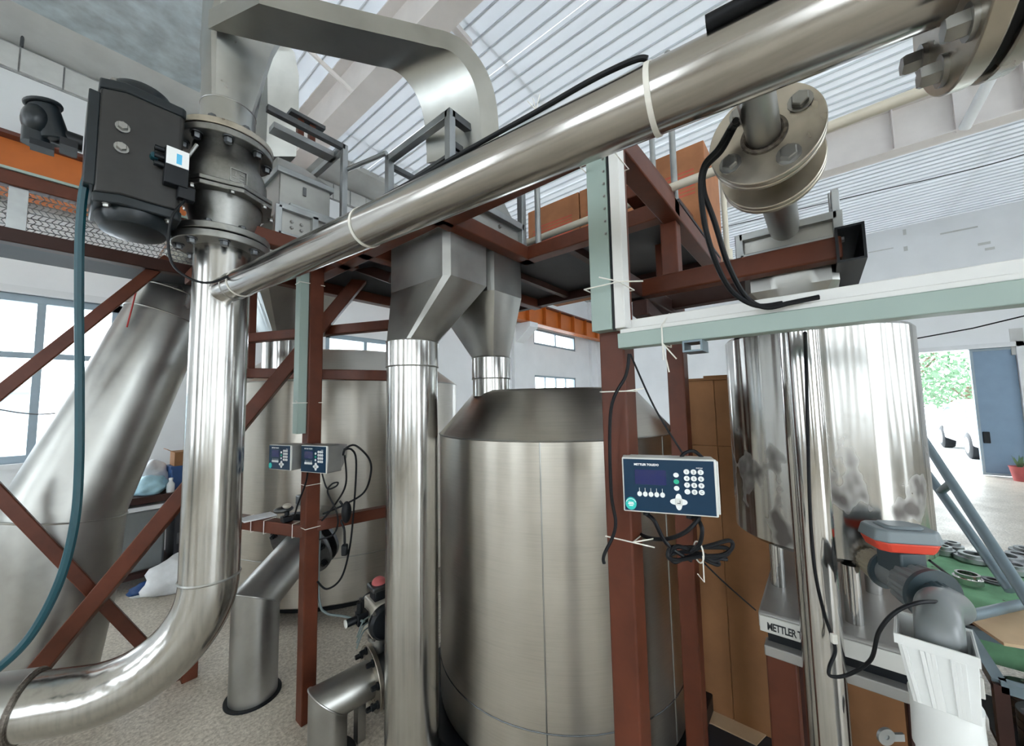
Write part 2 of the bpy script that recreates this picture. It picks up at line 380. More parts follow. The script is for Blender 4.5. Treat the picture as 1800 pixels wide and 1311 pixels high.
# ================================================================ THE SETTING
YW, XE, ZR = 5.8, 11.5, 5.15          # left wall, end wall, roof
XB, YB = -6.0, -7.0                   # walls behind the camera
def wall(name, plane, at, th, a0, a1, z0, z1, holes, mat='wall_paint'):
    As = sorted({a0, a1, *[h[0] for h in holes], *[h[1] for h in holes]}); Zs = sorted({z0, z1, *[h[2] for h in holes], *[h[3] for h in holes]})
    mb = MB()
    for i in range(len(As) - 1):
        for j in range(len(Zs) - 1):
            ca, cz = (As[i] + As[i + 1]) / 2, (Zs[j] + Zs[j + 1]) / 2
            if any(h[0] < ca < h[1] and h[2] < cz < h[3] for h in holes): continue
            if plane == 'Y': mb.box2((As[i], at, Zs[j]), (As[i + 1], at + th, Zs[j + 1]))
            else: mb.box2((at, As[i], Zs[j]), (at + th, As[i + 1], Zs[j + 1]))
    return struct(mb, name, mat)
def window(name, plane, at, h, ncol, nrow, fw, mat, cols=None, rows=None, depth=0.06):
    a0, a1, z0, z1 = h; mb = MB()
    def pt(a, z, off): return (a, at + off, z) if plane == 'Y' else (at + off, a, z)
    def bar(aa0, aa1, zz0, zz1): mb.box2(pt(aa0, zz0, 0.02), pt(aa1, zz1, 0.02 + depth))
    bar(a0, a1, z0, z0 + fw); bar(a0, a1, z1 - fw, z1); bar(a0, a0 + fw, z0, z1); bar(a1 - fw, a1, z0, z1)
    o = struct(mb, name, mat)
    cols = cols if cols is not None else [a0 + (a1 - a0) * k / ncol for k in range(1, ncol)]
    rows = rows if rows is not None else [z0 + (z1 - z0) * k / nrow for k in range(1, nrow)]
    for c in cols: m_ = MB(); m_.box2(pt(c - fw * .4, z0, 0.025), pt(c + fw * .4, z1, 0.015 + depth)); build(m_, 'mullion', mat, o)
    for r_ in rows: m_ = MB(); m_.box2(pt(a0, r_ - fw * .4, 0.03), pt(a1, r_ + fw * .4, 0.01 + depth)); build(m_, 'mullion', mat, o)
    ca = [a0] + list(cols) + [a1]; cz = [z0] + list(rows) + [z1]
    for i in range(len(ca) - 1):
        for j in range(len(cz) - 1):
            m_ = MB(); m_.box2(pt(ca[i] + fw * .5, cz[j] + fw * .5, 0.045), pt(ca[i + 1] - fw * .5, cz[j + 1] - fw * .5, 0.051)); build(m_, 'pane', 'window_glass', o)
    return o
mb = MB(); mb.box2((XB, YB, -0.2), (XE + .2, YW + .2, 0)); floor = struct(mb, 'floor', 'floor_concrete')
# --- left wall
w1 = (-2.1, PYp(214, 560, YW).x, PYp(60, 812, YW).z, PYp(20, 514, YW).z)
pa, pb = PYp(938, 577, YW), PYp(1012, 622, YW)
w3 = (pa.x, pb.x, PYp(940, 605, YW).z, PYp(940, 576, YW).z)
w2 = (PYp(940, 665, YW).x, PYp(1012, 665, YW).x, 1.0, PYp(942, 659, YW).z)
w4 = (2.6, 4.6, w1[2], w1[3])
wall('wall_left', 'Y', YW, 0.24, XB, XE + .2, 0, ZR, [w1, w2, w3, w4])
window('window_1', 'Y', YW, w1, 3, 2, 0.07, 'frame_blue', [-1.15, PYp(72, 560, YW).x], [PYp(90, 626, YW).z])
window('window_2', 'Y', YW, w2, 4, 1, 0.05, 'frame_blue')
window('window_3', 'Y', YW, w3, 2, 1, 0.06, 'frame_blue')
window('window_4', 'Y', YW, w4, 3, 2, 0.07, 'frame_blue')
wl = bpy.data.objects['wall_left']
mb = MB(); mb.box2((w1[0] - .1, YW - .05, w1[2] - .05), (w1[1] + .1, YW + .02, w1[2])); build(mb, 'window_sill', 'frame_white', wl)
mb = MB(); mb.box2((w1[0], YW - .03, w1[3]), (w1[1] + .08, YW + .02, w1[3] + .07)); mb.box2((w1[1], YW - .03, w1[2]), (w1[1] + .08, YW + .02, w1[3] + .002)); build(mb, 'window_surround', 'frame_white', wl)
# concrete blocks under the eave, a slab lip along it
def blk(): return MB().box((0, 0, 0.125), 0.262, 0.04, 0.235)
x = -1.6; k = 0
while x < XE - .2:
    instance('blk', blk, 'concrete_block', 'block', (x, YW - 0.006 - 0.012 * ((k * 7) % 3) / 2, ZR - 0.29), Zv, wl, Yv); x += 0.275; k += 1
mb = MB(); mb.box2((-1.8, YW - .012, ZR - .30), (XE, YW + .02, ZR - .03)); build(mb, 'joint_bed', 'joint_dark', wl)
mb = MB(); prof = [(5.80, ZR - .02), (5.62, ZR - .04), (5.42, ZR - .03), (5.25, ZR + .03), (5.2, ZR + .10), (5.8, ZR + .10)]
mb.prism([(-1.8, y, z) for y, z in prof], (XE + 1.8, 0, 0)); struct(mb, 'trim_1', 'concrete_pale')
# --- end wall with the doorway
d_l, d_r = PXp(1560, 620, XE), PXp(1785, 612, XE)
dz = PXp(1690, 615, XE).z
dh = (d_r.y, d_l.y, 0.0, dz)
wall('wall_end', 'X', XE, 0.2, YB, YW, 0, ZR + .09, [dh])
we = bpy.data.objects['wall_end']
mb = MB(); mb.box2((XE - .05, dh[0] - .09, 0), (XE + .02, dh[0], dz + .09)); mb.box2((XE - .05, dh[0] - .09, dz), (XE + .02, dh[1], dz + .09)); build(mb, 'door_surround', 'frame_white', we)
lf = PXp(1704, 620, XE).y
mb = MB(); mb.box2((XE + .03, dh[0], 0.02), (XE + .10, lf, dz)); dr = struct(mb, 'door_1', 'door_blue', None, 0.006)
mb = MB(); mb.box2((XE + .005, dh[0] + .0, 0.02), (XE + .035, lf, 0.06)); mb.box2((XE + .005, dh[0], dz - .05), (XE + .035, lf, dz - .01)); mb.box2((XE + .005, lf - .04, .06), (XE + .035, lf, dz - .05)); build(mb, 'door_frame', 'frame_blue', dr)
hp = PXp(1735, 769, XE); mb = MB(); mb.box((XE + .02, hp.y, hp.z), .03, .09, .22); build(mb, 'door_pull', 'black_plastic', dr, 0.01)
for (px, py, wy, wz) in ((1685, 405, .5, .03), (1592, 437, .06, .1), (1730, 428, .16, .05), (1740, 437, .12, .05), (1590, 408, .05, .12), (1548, 440, .4, .02)):
    q = PXp(px, py, XE); mb = MB(); mb.box((XE + .004, q.y, q.z), .02, wy, wz); build(mb, 'paint_flake', 'concrete_pale', we)
q = PXp(1788, 600, XE); mb = MB(); mb.box((XE + .003, q.y, q.z), .02, .16, .5); build(mb, 'paint_flake', 'concrete_pale', we)
# --- unseen walls behind the camera; openings added and sized for light and steel reflections
bw = [(-6.2, -4.7, 0.9, 4.2), (-3.2, -1.6, 0.9, 4.2), (0.3, 1.9, 0.9, 4.2), (3.5, 5.1, 0.9, 4.2)]
wall('wall_back', 'X', XB - .2, 0.2, YB, YW, 0, ZR, bw, 'wall_cream')
for i, h in enumerate(bw): window('window_%d' % (i + 5), 'X', XB - .2, h, 2, 2, 0.07, 'frame_blue')
rw = [(-5.0, -3.4, 0.9, 4.2), (-1.4, 0.9, 0.0, 4.2), (2.6, 4.2, 0.9, 4.2), (6.2, 7.8, 0.9, 4.2)]
wall('wall_right', 'Y', YB - .2, 0.2, XB, XE, 0, ZR, rw, 'wall_cream')
for i, h in enumerate(rw):
    if i != 1: window('window_%d' % (i + 9), 'Y', YB - .2, h, 3, 2, 0.07, 'frame_blue')
# --- roof: white ribbed sheets, a foil strip and a blue grey insulated part
XC1, XC2 = 0.89, 1.30
mb = MB()
for yy in (-6.8, -4.5, -2.2, .1, 2.4, 4.7): mb.box2((XB, yy - .012, ZR + .09), (XE + .2, yy + .012, ZR + .13))
ceil_ = struct(mb, 'ceiling', 'roof_white')
mb = MB(); mb.box2((-1.2, 2.4, ZR + .03), (XC1, 5.7, ZR + .06)); build(mb, 'insulation_panel', 'roof_blue', ceil_)
mb = MB(); mb.box2((XB, YB, ZR + .03), (XC1, 2.4, ZR + .06)); mb.box2((XB, 2.4, ZR + .03), (-1.2, 5.7, ZR + .06)); build(mb, 'ceiling_board', 'roof_cream', ceil_)
mb = MB(); mb.box2((XC1, YB, ZR + .04), (XC2, 5.7, ZR + .07)); build(mb, 'foil_strip', 'roof_foil', ceil_)
def sheet():
    return MB().box2((0, 0, 0.05), (.805, 12.6, .058))
x = XC2
while x < XE:
    instance('sheet', sheet, 'roof_sheet_white', 'roof_sheet', (x, YB, ZR + .03), Zv, ceil_, Yv)
    x += 0.81
def rib(): return MB().box2((-.007, 0, -.022), (.007, 12.6, 0))
x = XC2 + .02
while x < XE:
    instance('rib', rib, 'rib_grey', 'rib', (x, YB, ZR + .0785), Zv, ceil_, Yv); x += 0.15
# --- roof beams (I sections running across), with struts and bolted joints
def ibeam(name, label, X, zb, zt, mat='beam_pale'):
    t = thing(name, label, 'roof beam', (X, 0, zb))
    mb = MB(); mb.box2((X - .006, YB, zb + .012), (X + .006, 5.6, zt - .012)); build(mb, 'web', mat, t)
    mb = MB(); mb.box2((X - .11, YB, zb), (X + .11, 5.6, zb + .014)); build(mb, 'bottom_flange', mat, t)
    mb = MB(); mb.box2((X - .11, YB, zt - .014), (X + .11, 5.6, zt)); build(mb, 'top_flange', mat, t)
    return t
XRB = PZp(612, 200, ZR - .5).x
tb = ibeam('roof_beam', 'pale pinkish steel roof beam passing above the curved duct', XRB, ZR - .50, ZR + .02)
q0 = PZp(582, 122, ZR - .02)
for yy in (1.9, 3.4): mb = MB(); mb.bar((XRB, yy, ZR - .48), (XRB - .6, yy + .3, ZR + .03), .022, 8); build(mb, 'strut', 'beam_pale', tb)
mb = MB(); mb.bar((XRB - .55, -2, ZR - .02), (XRB - .55, 5.6, ZR - .02), .02, 8); build(mb, 'tie_rod', 'beam_pale', tb)
tc = ibeam('roof_beam', 'pale grey steel roof beam with vertical stiffeners above the far doorway', 6.5, ZR - .56, ZR + .0)
for yy in (1.35, -0.9, -1.9, 3.0, -3.4): mb = MB(); mb.box2((6.40, yy - .007, ZR - .545), (6.494, yy + .007, ZR - .014)); build(mb, 'stiffener', 'beam_pale', tc)
sp = PXp(1690, 205, 6.45); mb = MB(); mb.bar((6.4, sp.y, ZR - .56), (5.6, sp.y - .25, ZR - .02), .05, 12); build(mb, 'strut', 'roof_white', tc)
mb = MB(); mb.box((6.41, sp.y, ZR - .3), .03, .12, .55); build(mb, 'joint_plate', 'beam_pale', tc)
sp = P(805, 52, 3.4); mb = MB()
mb.beam(PZp(783, 28, ZR - .12), PZp(826, 78, ZR - .12), .06, .06); o = build(mb, 'bracket_bar', 'beam_pale'); tag(o, 'short pale steel bar hanging under the ribbed roof right of the curved duct', 'bracket')
mb = MB(); mb.beam(PZp(783, 28, ZR - .10), PZp(786, 18, ZR + .03), .05, .02); build(mb, 'clip', 'steel_dark', o)
# pale overhead pipe crossing behind the platform
c0, c1 = PXp(935, 424, 1.95), PXp(1800, 92, 1.95)
zc = (c0.z + c1.z) / 2; dv = (c1 - c0).normalized()
mb = MB(); mb.bar(c0 + dv * -.6, c1 + dv * 1.3, .021, 16); o = build(mb, 'overhead_pipe', 'pipe_beige'); tag(o, 'long beige pipe crossing overhead in front of the pale roof beam', 'pipe')
q = PXp(1600, 180, 1.95); mb = MB()
for f_ in (1.25,): 
    pp = c0.lerp(c1, f_); mb.bar(pp + Vector((0, 0, .02)), (pp.x, pp.y, ZR + .03), .005, 6)
build(mb, 'hanger', 'steel_dark', o)
# thin cables under the roof and on the end wall
mb = MB(); a_, b_ = PXp(1480, 350, 8.0), PXp(1830, 262, 8.0); mb.tube(spline([(8.0, 5.6, a_.z + .25), a_, (a_ + b_) / 2 + Vector((0, 0, -.03)), b_, (8.0, -4.5, b_.z + .3)], 6), .008, 6)
tag(build(mb, 'steel_cable', 'steel_dark'), 'thin dark cable stretched under the roof in front of the end wall', 'cable')
mb = MB(); a_, b_ = PXp(1605, 596, 9.5), PXp(1830, 548, 9.5); mb.tube([a_.lerp(b_, -1.2), a_.lerp(b_, -.5), a_, a_.lerp(b_, .5) + Vector((0, 0, -.03)), b_, a_.lerp(b_, 2.0)], .012, 6)
tag(build(mb, 'steel_cable', 'black_rubber'), 'black cable sagging across the end wall just above the doorway', 'cable')
# --- crane rail on corbels along the left wall
CY = 5.42
zt_, zb_ = PYp(3, 178, CY).z, PYp(3, 284, CY).z
zt_ = (zt_ + PYp(1047, 586, CY).z) / 2; zb_ = (zb_ + PYp(1049, 610, CY).z) / 2
cr = thing('crane_rail', 'orange steel crane rail beam along the left wall', 'crane rail', (4, CY, zb_))
mb = MB(); mb.box2((-3, CY - .006, zb_), (XE, CY + .006, zt_)); build(mb, 'web', 'crane_orange', cr)
mb = MB(); mb.box2((-3, CY - .11, zt_ - .02), (XE, CY + .11, zt_)); build(mb, 'top_flange', 'crane_edge', cr)
mb = MB(); mb.box2((-3, CY - .12, zb_ - .02), (XE, CY + .12, zb_)); build(mb, 'bottom_flange', 'crane_orange', cr)
mb = MB(); mb.box2((-3, CY - .03, zt_), (XE, CY + .03, zt_ + .05)); build(mb, 'rail', 'crane_edge', cr)
def stf(): return MB().box2((-.006, -.10, 0), (.006, 0, zt_ - zb_ - .02))
x = .72
while x < XE:
    instance('stf', stf, 'crane_orange', 'stiffener', (x, CY - .006, zb_), Zv, cr, Yv); x += .72
for i, cx in enumerate((-1.6, 2.3, PYp(925, 600, 5.5).x)):
    mb = MB(); mb.prism([(cx - .15, YW, zb_ - .02), (cx - .15, CY - .16, zb_ - .02), (cx - .15, CY - .16, zb_ - .14), (cx - .15, YW, zb_ - .55)], (.32, 0, 0))
    build(mb, 'corbel', 'wall_paint', wl)
    mb = MB(); mb.box2((cx - .22, YW - .10, 0), (cx + .24, YW + .01, ZR - .3)); build(mb, 'pilaster', 'wall_paint', wl)
mb = MB(); mb.box2((XE - .4, YW - .10, 0), (XE, YW + .01, ZR - .3)); build(mb, 'pilaster', 'wall_paint', wl)

# ================================================================ OUTSIDE
mb = MB(); mb.box2((-30, -45, -.3), (70, 45, -.22)); mb.box2((XE + .2, -12, -.22), (40, 10, -.02)); struct(mb, 'ground', 'concrete_pale')
def tree(label, base, h, rx, rz, n, seed):
    rnd = random.Random(seed); base = Vector(base)
    t = thing('tree', label, 'tree', base, 'trees in the yard beyond the doorway')
    mb = MB(); mb.tube(spline([base, base + Vector((.05, .1, h * .3)), base + Vector((-.05, .05, h * .62))], 5), [.14 - .006 * i for i in range(11)], 8)
    for k in range(5):
        a = k * 1.3; p = base + Vector((0, .05, h * (.32 + .06 * k))); mb.bar(p, p + Vector((math.cos(a) * rx * .6, math.sin(a) * rx * .6, rz * .5)), .035, 6)
    build(mb, 'trunk', 'bark', t)
    mb = MB()
    for k in range(n):
        while True:
            v = Vector((rnd.uniform(-1, 1), rnd.uniform(-1, 1), rnd.uniform(-1, 1)))
            if .35 < v.length < 1: break
        v = Vector((v.x * rx, v.y * rx, v.z * rz)) + base + Vector((0, 0, h * .62))
        q = Quaternion((rnd.uniform(-1, 1), rnd.uniform(-1, 1), rnd.uniform(-1, 1), rnd.uniform(-1, 1))).normalized(); s = rnd.uniform(.05, .11)
        mb.add([v + q @ Vector(c) * s for c in ((-1, 0, 0), (0, -.5, .2), (1, 0, 0), (0, .5, .2))], [(0, 1, 2, 3)])
    build(mb, 'foliage', 'leaf_green', t, 0, .1, kind='stuff')
tb1 = PZp(1618, 800, -.02); tree('tree with a tall light green crown at the doorway edge beside the small steel tank', (19, tb1.y * 19 / tb1.x * 1.02, -.02), 4.2, 1.3, 1.5, 1500, 3)
tree('lower spreading tree behind the white car, next to the open door leaf', (21.5, -4.3, -.02), 3.0, 1.9, 1.0, 1500, 5)
def car():
    b = PZp(1706, 806, -.02); bx, by = b.x, b.y - 1.7
    t = thing('car', 'white car parked in the bright yard beyond the doorway', 'car', (bx + 1.3, by + .8, -.02))
    prof = [(-.85, .32), (-.9, .62), (-.78, .86), (-.35, .93), (.15, 1.32), (.7, 1.46), (1.6, 1.44), (2.5, 1.18), (3.2, .98), (3.6, .86), (3.68, .5), (3.6, .3)]
    mb = MB(); mb.rings([[(bx + x_, by + yy + (.10 if z_ > 1.0 and yy < .5 else -.10 if z_ > 1.0 else 0), z_ - .02) for x_, z_ in prof] for yy in (0, 1.7)])
    build(mb, 'body', 'car_white', t, .05)
    for yy in (-.012, 1.702):
        s = .09 if yy < 0 else -.09
        mb = MB(); mb.prism([(bx + x_, by + yy + s * (z_ - .95) / .4, z_) for x_, z_ in ((-.05, .98), (.35, 1.28), (.85, 1.37), (1.55, 1.36), (2.3, 1.15), (2.5, 1.0))], (0, .01, 0))
        build(mb, 'window', 'car_glass', t)
    for x_ in (0.0, 2.65):
        for yy in (.0, 1.5):
            mb = MB(); mb.lathe([(.18, -.01), (.30, -.02), (.33, .03), (.33, .2), (.28, .23)], (bx + x_, by + yy, .31), Yv, 24); wh = build(mb, 'wheel', 'black_rubber', t)
            mb = MB(); mb.lathe([(.20, .0), (.20, .235), (.05, .245)], (bx + x_, by + yy, .31), Yv, 18); build(mb, 'rim', 'galvanised', wh)
car()
pb_ = PZp(1790, 838, 0); mb = MB(); base = Vector((pb_.x - .6, pb_.y + .02, 0)); base = Vector((XE - .35, PXp(1795, 835, XE - .35).y, 0))
mb.lathe([(.09, 0), (.13, .24), (.14, .26), (.12, .26), (.11, .2)], base, Zv, 20); pt = build(mb, 'flower_pot', 'pot_red'); tag(pt, 'small red flower pot on the floor beside the door frame', 'flower pot')
rnd = random.Random(2); mb = MB()
for k in range(26):
    a = rnd.uniform(0, 6.3); l = rnd.uniform(.12, .3); d_ = Vector((math.cos(a) * .5, math.sin(a) * .5, 1)).normalized(); s_ = d_.cross(Zv).normalized() * .02; p = base + Vector((0, 0, .2))
    mb.add([p - s_ * .3, p + d_ * l * .5 - s_, p + d_ * l, p + d_ * l * .5 + s_], [(0, 1, 2, 3)])
build(mb, 'leaves', 'leaf_green', pt, kind='stuff')
# building seen through the window on the left
nb = thing('neighbouring_shed', 'blue grey shed seen through the lower left window', 'building', (-3.0, 12.5, -.02))
q = PYp(3, 690, 12); mb = MB(); mb.box2((-6.5, 12, -.02), (PYp(52, 700, 12).x, 15, q.z)); build(mb, 'wall', 'frame_blue', nb)
mb = MB(); mb.box2((-6.7, 11.8, q.z), (PYp(52, 700, 12).x + .15, 15.1, q.z + .12)); build(mb, 'roof', 'galvanised', nb)
for x_ in (-1.9, -3.4): mb = MB(); mb.box2((x_ - .5, 11.96, 1.1), (x_ + .5, 12.02, q.z - .5)); build(mb, 'window', 'car_glass', nb)

# ================================================================ STEEL PLATFORM (one welded frame)
ZB = 2.41                                   # underside of the platform beams' seat
p1 = Vector((1.0, .435, 0)); p2 = Vector((1.63, .45, 0))
p3x, p3y = XY(545, 900, 2.0)
p3 = Vector((p3x, p3y, 0)); g4 = PZp(331, 1192, 0); p4 = Vector((g4.x, g4.y, 0)); p5 = Vector((*XY(716, 800, 2.35), 0))
pf = thing('steel_platform', 'red brown steel platform frame of welded square tube carrying the hoppers', 'platform', (1.2, 1.6, 0))
def tube_part(name, a, b, w_=.065, h_=None, mat='red_brown', up=None, bev=.005):
    mb = MB(); mb.beam(a, b, w_, h_ or w_, up); return build(mb, name, mat, pf, bev)
for p, zt, s in ((p1, 2.44, .072), (p2, ZB, .066), (p3, ZB, .072), (p4, ZB, .075), (p5, ZB, .066)):
    tube_part('post', p, p + Vector((0, 0, zt)), s, s, up=Yv)
Y1, X1 = 1.165, 1.565
zc = ZB - .037
def Hb(a, b, z=zc, s=.07, mat='red_brown'): return tube_part('beam', (a[0], a[1], z), (b[0], b[1], z), s, s, mat)
Hb((.92, Y1), (X1 + .035, Y1)); Hb((X1, Y1 + .035), (X1, .40)); Hb((.96, Y1 - .03), (.96, 2.5)); Hb((.50, 1.93), (1.02, 1.93))
Hb((.92, 1.72), (2.45, 1.72)); Hb((p1.x, p1.y), (p1.x, Y1)); Hb((p1.x, p1.y), (2.45, p1.y), ZB - .04)
Hb((p3.x, p3.y), (p4.x, p4.y + .0)); Hb((.5, 1.93), (.5, 2.9)); Hb((.5, 2.5), (2.5, 2.5))
# dark deck plate with joists
mb = MB(); mb.box2((X1 + .03, .40, ZB), (2.45, 2.6, ZB + .012)); mb.box2((.98, 1.75, ZB), (X1 + .03, 2.6, ZB + .012)); dk = build(mb, 'deck_plate', 'deck_plate', pf)
for yy in (.95, 1.42, 2.1): mb = MB(); mb.beam((X1, yy, ZB - .022), (2.45, yy, ZB - .022), .04, .04); build(mb, 'joist', 'brown_dark', pf)
for xx in (2.42,): mb = MB(); mb.beam((xx, .4, ZB - .03), (xx, 2.6, ZB - .03), .05, .06); build(mb, 'joist', 'brown_dark', pf)
# rail beam that runs off along the deck and its short posts
r0, r1 = PYp(1108, 282, .56), PYp(1292, 492, .56); zr = (r0.z + r1.z) / 2
rd = (r1 - r0).normalized(); tube_part('rail_beam', r0 - rd * .15, r1 + rd * .2, .085, .085)
s0 = PYp(1160, 372, .60); tube_part('stub_post', (s0.x, .60, ZB - .2), (s0.x, .60, s0.z + .03), .055)
tube_part('stub_brace', PYp(1108, 335, .57), PYp(1152, 385, .57), .06)
# side of the platform on the left: two rails, aluminium uprights, wire mesh, diagonal braces
YS = p4.y
ft = PYp(3, 306, YS - .02).z; fb = PYp(3, 412, YS - .02).z
ft = (ft + PYp(137, 352, YS - .02).z) / 2; fb = (fb + PYp(250, 462, YS - .02).z) / 2
tube_part('rail', (-1.3, YS - .02, ft), (p4.x + .03, YS - .02, ft), .06, .07); tube_part('rail', (-1.3, YS - .02, fb), (p4.x + .05, YS - .02, fb), .07, .07, 'brown_dark')
mb = MB(); mb.box2((-1.3, YS - .06, ft + .035), (p4.x, YS + .03, ft + .048)); build(mb, 'cover_strip', 'trunking_green', pf)
for px in (32, -70): 
    xx = PYp(px, 360, YS).x; mb = MB(); mb.box2((xx - .03, YS - .03, fb + .03), (xx + .03, YS + .0, ft - .03)); build(mb, 'upright', 'galvanised', pf)
mb = MB()
x = -1.25
while x < p4.x - .02:
    n = 10; mb.tube([(x + .008 * (1 if k % 2 else -1), YS + .005, fb + .04 + (ft - fb - .07) * k / n) for k in range(n + 1)], .0025, 4); x += .022
for k in range(9): z = fb + .04 + (ft - fb - .07) * k / 8; mb.bar((-1.28, YS + .008, z), (p4.x - .03, YS + .008, z), .0025, 4)
build(mb, 'wire_mesh', 'galvanised', pf, kind='stuff')
mb = MB(); mb.box2((-1.3, YS, fb - .03), (p4.x, YS + .30, fb - .015)); build(mb, 'side_deck', 'deck_plate', pf)
def onYS(px, py, dy=0.0): return PYp(px, py, YS + dy)
u0, u1 = onYS(-40, 722), onYS(296, 455); tube_part('brace', u0, u1, .055)
l0, l1 = onYS(-30, 838, .05), PZp(305, 1205, .01); l1 = onYS(312, 1196, .05); tube_part('brace', l0, l1, .055)
b0, b1 = P(40, 1210, 1.78), P(676, 440, 2.55); bd = (b1 - b0).normalized(); tube_part('brace', b0 - bd * .9, b1, .075, .075)
# horizontals between the posts in front of the rear tank
tube_part('beam', P(405, 598, 2.55), P(722, 568, 2.35), .06); tube_part('beam', P(405, 655, 2.55), P(722, 661, 2.38), .065)
zl = .94; tube_part('beam', (p3.x, p3.y, zl), (p4.x + .02, p4.y - .02, zl), .065); tube_part('beam', (p3.x, p3.y, .965), (p5.x, p5.y, .965), .06)
a_ = P(446, 470, 2.6); tube_part('hanger_post', (a_.x, a_.y, zat(a_.x, a_.y, 665)), (a_.x, a_.y, 2.45), .045)
tube_part('beam', P(640, 402, 2.2), P(545, 470, 2.5), .05, mat='brown_dark')
tube_part('beam', P(590, 455, 2.35), P(690, 490, 2.2), .06, mat='brown_dark')
# small bracket beams carrying the right hopper: two along, one open tube end towards the camera
XR = 1.19
m0, m1 = PXp(1128, 508, XR), PXp(1480, 440, XR); zz = (m0.z + m1.z) / 2
tube_part('bracket_beam', (XR, p1.y + .06, zz), (XR, m1.y + .0, zz), .05, .055)
XR2 = 1.50; m2 = PXp(1260, 518, XR2); tube_part('bracket_beam', (XR2, p1.y + .03, m2.z), (XR2, PXp(1480, 480, XR2).y, m2.z), .05, .055, 'brown_dark')
tube_part('bracket_beam', (p1.x + .03, .44, zz), (p2.x, .44, zz), .05, .055, 'brown_dark')
tube_part('bracket_beam', PXp(1125, 540, 1.15), PXp(1165, 575, 1.5), .05, .05, 'brown_dark')
e0 = PXp(1497, 445, XR - .04); mb = MB(); mb.hollow((XR - .04, e0.y, zz), (1.6, e0.y, zz), .052, .085, .005, Zv); build(mb, 'open_tube', 'black_plastic', pf)

# ================================================================ TANKS
def seam(c, R, z, r=.004, name='weld_seam', parent=None, mat='steel_dull'):
    mb = MB(); mb.torus((c[0], c[1], z), Zv, R, r, 64, 6); return build(mb, name, mat, parent)
# big tank on a floor scale
TC = Vector((1.868, 1.222, 0)); TR = .655
tk = thing('storage_tank', 'large stainless steel tank with a cone top standing on a floor scale in the middle', 'tank', (TC.x, TC.y, .10))
zs = zat(TC.x - .47, TC.y - .46, 775); ztop = zat(TC.x - .3, TC.y - .3, 681)
mb = MB(); mb.lathe([(TR - .05, .10), (TR, .115), (TR, zs)], TC, Zv, 96, False); build(mb, 'shell', 'steel_tank', tk)
mb = MB(); mb.lathe([(TR, zs), (TR - .01, zs + .012), (.47, ztop - .015), (.44, ztop), (.02, ztop + .015)], TC, Zv, 96, False); build(mb, 'cone_top', 'steel_tank', tk)
seam(TC, TR, zs, .005, 'weld_seam', tk); seam(TC, TR + .001, .30, .003, 'weld_seam', tk, 'steel_dark')
for an in (math.radians(208), math.radians(262)):
    c_, s_ = math.cos(an), math.sin(an); mb = MB(); mb.bar((TC.x + TR * c_, TC.y + TR * s_, .12), (TC.x + TR * c_, TC.y + TR * s_, zs), .0035, 6); build(mb, 'weld_seam', 'steel_dull', tk)
# the scale under it
sc1 = thing('floor_scale', 'black low floor scale with white lettering under the middle tank', 'scale', (TC.x, TC.y, 0))
sx, sy = TC.x - .70, TC.y - .70
mb = MB(); mb.box2((sx, sy, .012), (TC.x + .70, TC.y + .70, .098)); build(mb, 'platform', 'black_plastic', sc1, .006)
for i in (-1, 1):
    for j in (-1, 1): mb = MB(); mb.lathe([(.03, 0), (.03, .02)], (TC.x + .6 * i, TC.y + .6 * j, 0), Zv, 14); build(mb, 'foot', 'steel_dark', sc1)
q = PXp(792, 1285, sx - .001)
text_mesh('METTLER TOLEDO', 'lettering', 'print_white', (sx - .002, PXp(790, 1296, sx).y, .032), (0, -1, 0), Zv, (-1, 0, 0), .058, sc1, 'LEFT', .0012)
# rear tank
RC = Vector((*XY(617, 800, 3.92), 0)); RR = 1.09
rt = thing('storage_tank', 'wide stainless steel tank in the back behind the leaning brown brace', 'tank', (RC.x, RC.y, .06))
_f = (Vector((0, 0, 0)) - RC).normalized(); fx, fy = RC.x + _f.x * RR, RC.y + _f.y * RR
zs2 = zat(fx, fy, 668); zt2 = zat(RC.x + _f.x * .75, RC.y + _f.y * .75, 612)
zb2 = max(.05, zat(fx, fy, 1062))
mb = MB(); mb.lathe([(RR - .03, zb2), (RR, zb2 + .02), (RR, zs2)], RC, Zv, 96, False); build(mb, 'shell', 'steel_tank', rt)
mb = MB(); mb.lathe([(RR, zs2), (RR - .02, zs2 + .02), (.72, zt2 - .02), (.66, zt2), (.02, zt2 + .02)], RC, Zv, 96, False); build(mb, 'cone_top', 'steel_tank', rt)
seam(RC, RR, zs2, .006, 'weld_seam', rt); seam(RC, RR + .001, zb2 + .35, .004, 'weld_seam', rt, 'steel_dull')
for k in range(4):
    a = k * math.pi / 2 + .5; mb = MB(); mb.box((RC.x + .8 * math.cos(a), RC.y + .8 * math.sin(a), (zb2 + .02) / 2), .14, .14, zb2 + .02); build(mb, 'foot', 'black_plastic', rt)
mb = MB(); mb.lathe([(RR - .12, .02), (RR - .12, zb2 + .01)], RC, Zv, 48); build(mb, 'gap_cylinder', 'black_plastic', rt)  # added black cylinder, darkens the gap under the tank
